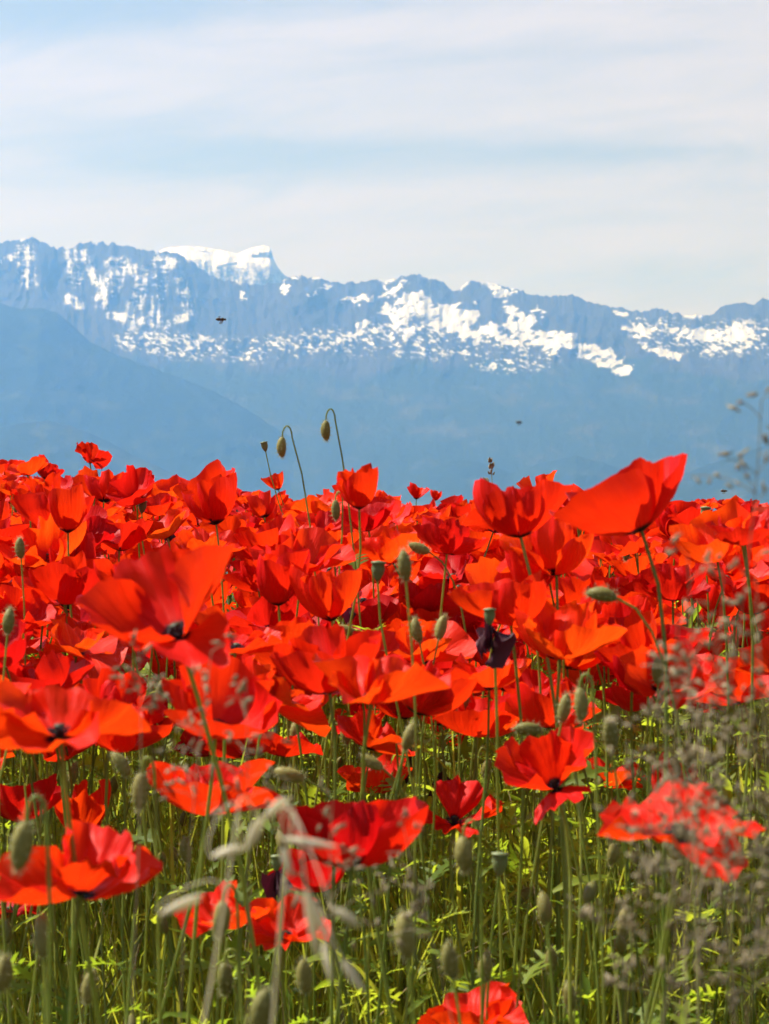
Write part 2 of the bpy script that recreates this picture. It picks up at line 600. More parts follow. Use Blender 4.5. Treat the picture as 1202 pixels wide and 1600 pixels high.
def terrain(name, cols, nodes, rows, mat, snow_fn, veg_fn, relief, jag, seed, back, label=None):
    """a mountain side: for each column of directions a section given by (distance, sight line) nodes from the
    crest down to the foot, with real gullies and spurs, and a back slope behind the crest"""
    px = np.asarray(cols, float)
    Ds, PYs, Ts = [], [], []
    k = len(nodes) - 1
    rowt = np.concatenate([np.linspace(i, i + 1, r, endpoint=False) for i, r in enumerate(rows)] + [[float(k)]])
    D = np.stack([np.interp(rowt, range(k + 1), [n[0] for n in nodes])] * len(px), 1)
    pyn = np.stack([n[1](px) if callable(n[1]) else np.full(len(px), float(n[1])) for n in nodes], 0)
    i0 = np.minimum(rowt.astype(int), k - 1)
    f = (rowt - i0)[:, None]
    PY = pyn[i0] * (1 - f) + pyn[i0 + 1] * f
    PX = np.stack([px] * len(rowt), 0)
    # crest stays crisp, gullies deepen below it
    below = np.clip((PY - PY[0:1]) / 25.0, 0, 1)
    warp = (fbm(PX / 60, PY / 60, 3, seed + 50) - 0.5) * 30
    g1 = fbm((PX + warp) / 46, PY / 120 + 3, 4, seed, ridged=True)
    g2 = fbm((PX + warp) / 150, PY / 260 + 9, 3, seed + 20, ridged=True)
    g3 = fbm(PX / 14, PY / 14, 3, seed + 31)
    relief = relief * (1 - 0.55 * veg_fn(PX, PY))
    g1 = g1 * (1 - 0.7 * veg_fn(PX, PY)) + 0.7 * veg_fn(PX, PY) * fbm((PX + 1.5 * warp) / 70, (PY + warp) / 34, 4, seed + 8, ridged=True)
    D2 = D - relief * (0.9 * (g1 - 0.5) + 1.3 * (g2 - 0.5)) * (0.25 + 0.75 * below) - relief * 0.25 * (g3 - 0.5)
    jagged = jag * ((fbm(PX / 9, PX * 0 + 1.5, 4, seed + 40, gain=0.65) - 0.5) * 2)
    PYj = PY + jagged * (1 - below) + (fbm(PX / 12, PY / 12, 3, seed + 60) - 0.5) * 2.5 * below
    Z = CAM_Z + D * (800 - PYj) / FPX
    X = D2 * (PX - 601) / FPX
    rows_x = [np.stack([X, D2, Z], -1)]
    snow = snow_fn(PX, PY)
    veg = veg_fn(PX, PY)
    # back slope
    bk = []
    nb = 10
    for j in range(nb, 0, -1):
        t = j / nb
        Db = D2[0] + back * t
        zb = Z[0] * (1 - t) ** 1.2 - 300 * t + (fbm(px / 40, np.full_like(px, j * 0.7), 3, seed + 80) - 0.5) * 260 * t * (1 - t)
        bk.append(np.stack([Db * (px - 601) / FPX, Db, zb], -1))
    V = np.concatenate([np.array(bk), rows_x[0]], 0)
    snow = np.concatenate([np.repeat(snow[0:1] * 0.6, nb, 0), snow], 0)
    veg = np.concatenate([np.repeat(veg[0:1], nb, 0), veg], 0)
    nr, nc = V.shape[:2]
    ii, jj = np.meshgrid(np.arange(nr - 1), np.arange(nc - 1), indexing='ij')
    a = (ii * nc + jj).ravel()
    F = np.stack([a, a + nc, a + nc + 1, a + 1], 1)
    me = mesh_arrays(name, V.reshape(-1, 3), F, None, [mat])
    for nm, arr in (('snow', snow), ('veg', veg)):
        at = me.attributes.new(nm, 'FLOAT', 'POINT')
        at.data.foreach_set('value', arr.astype(np.float32).ravel())
    o = link(name, me)
    tag(o, label, kind='structure')
    return o


RIDGE = interp([(-700, 420), (-400, 398), (-200, 385), (-60, 390), (0, 381), (10, 376), (40, 373), (60, 374), (75, 382), (90, 391), (94, 389), (100, 388), (110, 388),
                (125, 380), (145, 378), (175, 381), (200, 385), (225, 390), (245, 396), (268, 393), (285, 402), (300, 411), (320, 424), (350, 440),
                (400, 445), (440, 441), (452, 434), (470, 432), (492, 433), (510, 437), (540, 443), (560, 441), (590, 438), (604, 440),
                (625, 433), (650, 428), (670, 437), (692, 437), (705, 452), (717, 452), (730, 440), (745, 438), (765, 442), (790, 448), (815, 456),
                (832, 462), (850, 466), (870, 462), (895, 461), (915, 470), (935, 475), (960, 480), (985, 483), (1003, 488), (1022, 483), (1030, 481),
                (1045, 487), (1080, 494), (1105, 492), (1115, 486), (1135, 475), (1160, 476), (1180, 474), (1192, 466), (1205, 469), (1300, 480), (1450, 470), (1600, 505), (1900, 540)])


def massif_snow(px, py):
    sp = lambda x, y, s: vnoise(x, y, s)
    r = RIDGE(px)
    # gullies and ledges of the big cliff on the left
    env = np.maximum.reduce([strokes(px, py, [(38, 395, 46, 440, 15), (5, 410, 30, 398, 6), (112, 392, 118, 440, 12), (130, 398, 152, 440, 9), (108, 470, 126, 478, 9),
                                              (160, 470, 190, 420, 15), (172, 412, 188, 412, 9), (210, 425, 222, 430, 10), (204, 505, 222, 445, 12), (248, 412, 268, 412, 12),
                                              (252, 425, 244, 500, 12), (284, 440, 294, 478, 11), (172, 495, 260, 508, 7), (278, 500, 298, 495, 7)])])
    streak = fbm(px / 5, py / 34, 3, 11, gain=0.6)
    ledge = fbm(px / 13, py / 3.4, 3, 14, gain=0.6)
    s1 = env * np.clip((0.55 * streak + 0.45 * ledge - 0.36) * 4.5, 0, 0.95)
    # karst shelf: thousands of drawn-out patches
    q = fbm((px + 0.9 * (py - 540)) / 8, (py - 0.35 * px) / 3.2, 3, 21, gain=0.6)
    q2 = fbm(px / 40, py / 22, 3, 23)
    mid = np.interp(px, [150, 250, 400, 520, 700, 800], [526, 538, 548, 532, 530, 560])
    half = np.interp(px, [140, 165, 250, 400, 520, 640, 760, 860, 900], [3, 14, 26, 24, 26, 36, 34, 20, 4])
    shelf = np.exp(-((py - mid) / half) ** 4) * sstep(150, 200, px) * sstep(905, 860, px)
    s2 = shelf * np.clip((0.75 * q + 0.35 * q2 - 0.51) * 6, 0, 0.95)
    midr = np.interp(px, [960, 1010, 1100, 1200, 1400], [500, 520, 528, 530, 525])
    halfr = np.interp(px, [955, 985, 1040, 1200, 1400], [3, 26, 32, 34, 40])
    shelf_r = np.exp(-((py - midr) / halfr) ** 4) * sstep(965, 1000, px)
    s3 = shelf_r * np.clip((0.75 * q + 0.4 * q2 - 0.50) * 6, 0, 0.95)
    # big snow fields under the middle summits
    edge = (fbm((px + py) / 10, py / 7, 4, 33, gain=0.6) - 0.53) * 2.6
    wx = px + (fbm(px / 13, py / 10, 4, 101, gain=0.6) - 0.5) * 34
    wy = py + (fbm(px / 13, py / 10, 4, 131, gain=0.6) - 0.5) * 22
    big = strokes(wx, wy, [(603, 462, 638, 436, 4), (636, 472, 656, 465, 8), (644, 482, 724, 508, 15), (664, 480, 738, 490, 9), (746, 526, 766, 511, 9),
                           (780, 526, 817, 541, 7), (802, 510, 862, 541, 13), (800, 487, 828, 502, 6), (876, 531, 972, 577, 9), (940, 555, 968, 566, 9),
                           (826, 490, 846, 489, 3), (776, 452, 784, 460, 7), (761, 445, 801, 453, 3), (603, 484, 640, 520, 8), (616, 470, 632, 500, 5),
                           (442, 462, 455, 436, 3), (486, 466, 512, 446, 2.2), (492, 441, 500, 438, 3), (530, 473, 548, 470, 2.5), (556, 470, 580, 464, 3), (598, 445, 604, 462, 3), (560, 518, 575, 500, 5),
                           (1016, 546, 1062, 560, 5), (980, 508, 1005, 522, 4), (1040, 515, 1150, 525, 8), (960, 487, 975, 492, 3),
                           (376, 454, 379, 466, 2.5)])
    s4 = np.clip(big + edge * (big > 0.02), 0, 1)
    rim = np.clip(1 - (py - r) / 9.0, 0, 1) * np.clip((vnoise(px / 16, py * 0 + 2, 41) - 0.63) * 6, 0, 1)
    return np.clip(np.maximum.reduce([s1, s2, s3, s4 * 1.25, rim]), 0, 1.25)


def massif_veg(px, py):
    return np.clip((py - 545 + (fbm(px / 70, py / 40, 3, 71) - 0.5) * 80) / 60, 0, 1)


ROCK = dict(rock_lo=(0.018, 0.018, 0.02), rock_hi=(0.062, 0.058, 0.058))
M_MASSIF = mat_mountain('limestone massif', forest=(0.018, 0.030, 0.015), meadow=(0.062, 0.062, 0.034), **ROCK)
M_HILL = mat_mountain('wooded hill', forest=(0.014, 0.026, 0.013), meadow=(0.055, 0.064, 0.030), **ROCK)
cols_main = np.concatenate([np.arange(-700, -20, 12), np.arange(-20, 1225, 2.0), np.arange(1226, 1900, 12)])
terrain('mountain_range', cols_main,
        [(20500, RIDGE), (20000, lambda x: RIDGE(x) * 0.3 + 0.7 * np.interp(x, [-700, 0, 300, 600, 1000, 1200], [515, 512, 508, 500, 505, 500])),
         (18900, lambda x: np.interp(x, [-700, 0, 400, 800, 1000, 1900], [575, 572, 582, 592, 585, 585])), (17600, 690.0), (15800, 860.0)],
        [56, 60, 40, 22], M_MASSIF, massif_snow, massif_veg, 280.0, 7.0, 3, 5200)


def peak_snow(px, py):
    r = np.ones_like(px) * 1.15
    rock = strokes(px, py, [(396, 402, 424, 403, 2.6), (406, 398, 424, 397, 1.6), (340, 425, 370, 414, 1.4), (300, 394, 330, 396, 0.7)])
    r = r - np.clip((py - 404) / 26, 0, 1) * 0.55
    return np.clip(r - rock * 1.0 + (fbm(px / 7, py / 5, 4, 90) - 0.5) * 0.5 - np.clip((py - 470) / 40, 0, 1), 0, 1.2)


terrain('snow_peak', np.concatenate([np.arange(150, 620, 1.5)]),
        [(25800, interp([(150, 455), (210, 420), (240, 400), (256, 391), (268, 388), (290, 387), (320, 388), (345, 391), (360, 396), (373, 397), (388, 391), (400, 387), (412, 384),
                         (421, 386), (424, 392), (428, 406), (434, 418), (444, 430), (462, 441), (490, 470), (540, 520), (620, 560)])),
         (24800, lambda x: np.interp(x, [150, 300, 450, 620], [520, 470, 490, 600])), (22800, 700.0)],
        [44, 20], M_MASSIF, peak_snow, lambda px, py: px * 0, 520.0, 1.2, 13, 4200)


def hill(D, pts, seed, meadow=0.0, foot=0.90, cols=None):
    ridge = interp(pts)
    c = np.arange(pts[0][0], pts[-1][0], 4.0)
    terrain('hill', c, [(D, ridge), (D * (1 + foot) / 2, lambda x: ridge(x) * 0.45 + 0.55 * 850), (D * foot, 880.0)], [40, 24], M_HILL, lambda px, py: px * 0,
            lambda px, py: np.ones_like(px), D * 0.012, 2.0, seed, D * 0.06)


hill(17600, [(-800, 430), (-300, 455), (0, 474), (30, 483), (58, 481), (90, 489), (118, 512), (140, 533), (175, 551), (225, 570), (280, 590), (330, 609), (380, 636), (430, 668), (490, 705), (560, 745), (650, 790), (800, 850)], 23)
hill(14600, [(-800, 610), (-300, 640), (0, 668), (40, 660), (75, 658), (120, 668), (170, 690), (210, 712), (260, 735), (330, 765), (420, 802), (520, 850)], 29)
hill(16000, [(560, 800), (620, 765), (665, 735), (710, 718), (750, 722), (800, 740), (850, 722), (900, 712), (940, 722), (1000, 742), (1060, 770), (1140, 810), (1250, 850)], 37)
hill(14000, [(900, 840), (1000, 785), (1060, 745), (1100, 728), (1150, 712), (1200, 694), (1300, 655), (1500, 600), (2000, 560)], 43)


# the air between here and the mountains
def build_haze():
    m, w = new_mat('valley haze')
    out = w.new('ShaderNodeOutputMaterial')
    v = w.new('ShaderNodeVolumePrincipled')
    v.inputs['Color'].default_value = HAZE_COL
    v.inputs['Density'].default_value = HAZE_DENSITY
    v.inputs['Anisotropy'].default_value = 0.65
    v.inputs['Absorption Color'].default_value = (1, 1, 1, 1)
    w.l.new(v.outputs[0], out.inputs['Volume'])
    x, y0, y1, z0, z1 = 11800.0, -1800.0, 31500.0, -302.0, 3050.0
    V = [(sx * x, yy, zz) for zz in (z0, z1) for yy in (y0, y1) for sx in (-1, 1)]
    F = [(0, 1, 3, 2), (4, 6, 7, 5), (0, 4, 5, 1), (2, 3, 7, 6), (0, 2, 6, 4), (1, 5, 7, 3)]
    me = bpy.data.meshes.new('haze')
    me.from_pydata(V, [], [f[::-1] for f in F])
    me.materials.append(m)
    tag(link('haze', me), kind='stuff')


HAZE_COL = (0.168, 0.42, 1.0, 1)
HAZE_DENSITY = 1.42 / 20000.0
build_haze()


# ------------------------------------------------------------------ poppies
def petal_arrays(rng, R, phi0, half, a0, a1, tilt, length, ripple, nu, nv, skew=0.0, lift=0.0):
    """one crumpled poppy petal: a fan that leaves the base at angle a0 and ends at angle a1 above level"""
    u = np.linspace(-1, 1, nu + 1)
    v = np.linspace(0, 1, nv + 1)
    U, Vv = np.meshgrid(u, v)
    out = 1 - 0.40 * np.abs(U) ** 2.8 + 0.035 * np.sin(3.1 * U + rng.uniform(0, 6)) + 0.034 * np.sin(9 * U + rng.uniform(0, 6)) + 0.020 * np.sin(21 * U + rng.uniform(0, 6))
    L = R * length * out
    a0r = math.radians(a0)
    bend = a1 + skew * U + 16 * np.sin(1.7 * U + rng.uniform(0, 6)) * ripple
    al = a0r + (np.radians(bend) - a0r) * Vv ** 0.9
    ds = L / nv
    dr = np.cos(al) * ds
    dz = np.sin(al) * ds
    r = 0.05 * R + np.cumsum(np.vstack([np.zeros((1, nu + 1)), dr[:-1]]), 0)
    z = np.cumsum(np.vstack([np.zeros((1, nu + 1)), dz[:-1]]), 0)
    # folds: broad waves toward the rim, fine pleats that fan out from the base
    fold = (0.10 * np.sin(rng.uniform(2.2, 3.6) * U + rng.uniform(0, 6)) * Vv ** 1.4
            + 0.055 * np.sin(rng.uniform(5, 8) * U + rng.uniform(0, 6) + 1.2 * Vv) * Vv ** 1.8
            + 0.058 * np.sin(rng.uniform(11, 16) * U + rng.uniform(0, 6)) * Vv ** 2.4 * rng.uniform(0.3, 1.2)
            + 0.022 * np.sin(rng.uniform(22, 29) * U + rng.uniform(0, 6)) * Vv ** 1.3)
    s = rng.integers(0, 200)
    fold += 0.13 * (fbm(U * 1.6 + s, Vv * 2.2 + s * 0.3, 3, 7) - 0.5) * Vv
    fold *= R * ripple
    r = r - np.sin(al) * fold
    z = z + np.cos(al) * fold
    ph = phi0 + U * half * (1 - 0.12 * Vv)
    pt = np.stack([r * np.cos(ph), r * np.sin(ph), z], -1).reshape(-1, 3)
    # the petal hinges as a whole at its foot
    t = math.radians(tilt)
    e = np.array([math.cos(phi0), math.sin(phi0), 0])
    k = np.array([0, 0, 1.0])
    er = pt @ e
    ez = pt @ k
    rest = pt - np.outer(er, e) - np.outer(ez, k)
    pt = rest + np.outer(er * math.cos(t) - ez * math.sin(t), e) + np.outer(er * math.sin(t) + ez * math.cos(t), k)
    pt[:, 2] += lift * R
    n1 = nu + 1
    ii, jj = np.meshgrid(np.arange(nv), np.arange(nu), indexing='ij')
    a = (ii * n1 + jj).ravel()
    F = np.stack([a, a + 1, a + n1 + 1, a + n1], 1)
    return pt, F, np.stack([U * 0.5 + 0.5, Vv], -1).reshape(-1, 2)


STYLES = {
    # a0, a1 (angle at foot and rim), tilt spread, ripple, half width
    'bowl': (12, 84, 20, 1.4, 80), 'cup': (34, 98, 13, 1.25, 78), 'open': (14, 56, 22, 1.6, 76), 'flat': (8, 26, 18, 1.7, 72),
    'smooth': (14, 84, 8, 0.8, 88), 'floppy': (25, 25, 40, 1.8, 64), 'shut': (60, 112, 8, 1.1, 70),
}


def flower_spec(rng, style, tilts=None):
    a0, a1, sp, rip, half = STYLES[style]
    ph = rng.uniform(0, 2 * math.pi) if tilts is None else 0.0
    spec = []
    for i in range(4):
        outer = i % 2 == 0
        spec.append(dict(phi0=ph + i * math.pi / 2 + rng.uniform(-0.12, 0.12), half=math.radians(half * (1.08 if outer else 0.92)) * rng.uniform(0.92, 1.08),
                         a0=a0 + (0 if outer else 10), a1=a1 + rng.uniform(-16, 12), tilt=rng.uniform(-sp, sp * 0.6) if tilts is None else tilts[i],
                         length=(1.14 if outer else 1.0) * rng.uniform(0.92, 1.1), ripple=rip * rng.uniform(0.75, 1.3), skew=rng.uniform(-18, 18), lift=0.0 if outer else 0.03))
    return spec


def centre_meshes():
    V, F, uv = lathe([(0.0006, -0.002), (0.0022, 0.0), (0.0042, 0.004), (0.0050, 0.008), (0.0045, 0.011), (0.0056, 0.0118), (0.0054, 0.0128), (0.0004, 0.0138)], 9)
    ov = mesh_arrays('seed_capsule', V, F, uv, [M_PISTIL])
    global ME_CAPSULE
    ME_CAPSULE = mesh_arrays('seed_capsule', V, F, uv, [M_OVARY])
    rng = np.random.default_rng(3)
    b = Bag()
    for k in range(46):
        ph = k * 2.399
        el = rng.uniform(0.5, 1.3)
        Ln = rng.uniform(0.008, 0.013)
        d = np.array([math.cos(ph) * math.cos(el), math.sin(ph) * math.cos(el), math.sin(el)])
        p0 = np.array([math.cos(ph), math.sin(ph), 0]) * 0.003
        p1 = p0 + d * Ln
        s = np.array([-math.sin(ph), math.cos(ph), 0]) * 0.0003
        b.add([p0 - s, p0 + s, p1 + s, p1 - s], [(0, 1, 2, 3)])
        c = p1
        o = 0.0011
        b.add([c + (o, 0, 0), c + (0, o, 0), c - (o, 0, 0), c - (0, o, 0), c + (0, 0, o * 1.5), c - (0, 0, o * 1.5)],
              [(0, 1, 4), (1, 2, 4), (2, 3, 4), (3, 0, 4), (1, 0, 5), (2, 1, 5), (3, 2, 5), (0, 3, 5)])
    return ov, b.mesh('stamens', [M_STAMEN])


ME_OVARY, ME_STAMEN = centre_meshes()


def quat_axis(axis, spin):
    z = Vector(axis).normalized()
    x = Vector((1, 0, 0)) if abs(z.x) < 0.97 else Vector((0, 1, 0))
    x = (x - z * x.dot(z)).normalized()
    y = z.cross(x)
    q = Matrix(((x.x, y.x, z.x), (x.y, y.y, z.y), (x.z, y.z, z.z))).to_quaternion()
    return q @ Quaternion((0, 0, 1), spin)


def stem_points(base, head, axis, n=12, wob=None, rng=RNG):
    base, head = np.asarray(base, float), np.asarray(head, float)
    h = np.linalg.norm(head - base)
    ax = np.asarray(axis, float)
    ax = ax / np.linalg.norm(ax)
    pts = bezier(base, base + np.array([rng.normal() * 0.05, rng.normal() * 0.05, 0.4 * h]), head - ax * 0.16 * h, head, n)
    t = np.linspace(0, 1, n)
    w1, w2 = rng.uniform(0, 6, 2)
    env = np.sin(math.pi * t) * 0.006
    pts[:, 0] += env * np.sin(7 * t + w1)
    pts[:, 1] += env * np.sin(6 * t + w2)
    return pts


def stem_mesh(base, head, axis, rad=0.0013, hairy=0, n=12, sides=6, pts=None, rng=RNG):
    base = np.asarray(base, float)
    if pts is None:
        pts = stem_points(base, head, axis, n, rng=rng)
    n = len(pts)
    rr = np.linspace(rad * 1.35, rad, n)
    b = Bag()
    V, F, uv = tube(pts - base, rr, sides)
    b.add(V, F, uv, 0)
    if hairy:
        t = rng.uniform(0.35, 1.0, hairy) * (n - 1)
        i = np.minimum(t.astype(int), n - 2)
        f = (t - i)[:, None]
        p = pts[i] * (1 - f) + pts[i + 1] * f - base
        tan = pts[i + 1] - pts[i]
        tan /= np.linalg.norm(tan, axis=1, keepdims=True)
        nr = np.cross(tan, rng.normal(size=(hairy, 3)))
        nr /= np.linalg.norm(nr, axis=1, keepdims=True)
        hv, hf = hairs(p + nr * rad, nr, 0.0032, 0.00011, rng)
        b.add(hv, hf, None, 1)
    return b.mesh('stem', [M_STEM, M_HAIR])


def base_for(head, lean, rng=RNG):
    x = head[0] + lean[0] + rng.normal() * 0.03
    y = head[1] + lean[1] + rng.normal() * 0.03
    return np.array([x, y, float(ground_z(x, y)) - 0.01])


def build_poppy(head, R, axis, style, label, seed, nu=16, nv=10, tilts=None, spin=None, petal_meshes=None, spec_scale=1.0, hairy=70, rad=0.0014, group='poppies in bloom', hue=None):
    rng = np.random.default_rng(seed)
    ax = np.asarray(axis, float)
    ax = ax / np.linalg.norm(ax)
    base = base_for(head, (-ax[0] * 0.05, -ax[1] * 0.05), rng)
    root = link('poppy', None)
    root.location = base
    tag(root, label, 'poppy', group)
    q = quat_axis(ax, rng.uniform(0, 6.28) if spin is None else spin)
    loc = Vector(head - base)
    st = link('stem', stem_mesh(base, head, ax, rad, hairy, rng=rng), root)
    if petal_meshes is None:
        petal_meshes = []
        for s in flower_spec(rng, style, tilts):
            V, F, uv = petal_arrays(rng, R, nu=nu, nv=nv, **s)
            petal_meshes.append(mesh_arrays('petal', V, F, uv, [M_PETAL]))
        sc = 1.0
    else:
        sc = spec_scale
    hue = hue or float(np.clip(rng.normal(0.44, 0.28), 0.03, 0.98))
    for me in petal_meshes:
        o = link('petal', me, root)
        o['hue'] = float(np.clip(hue + rng.normal() * 0.07, 0.01, 1.0))
        o.location = loc
        o.rotation_mode = 'QUATERNION'
        o.rotation_quaternion = q
        o.scale = (sc, sc, sc)
    for nm, me in (('seed_capsule', ME_OVARY), ('stamens', ME_STAMEN)):
        o = link(nm, me, root)
        o.location = loc
        o.rotation_mode = 'QUATERNION'
        o.rotation_quaternion = q
        k = R / 0.04 * 0.52
        o.scale = (k, k, k)
    return root


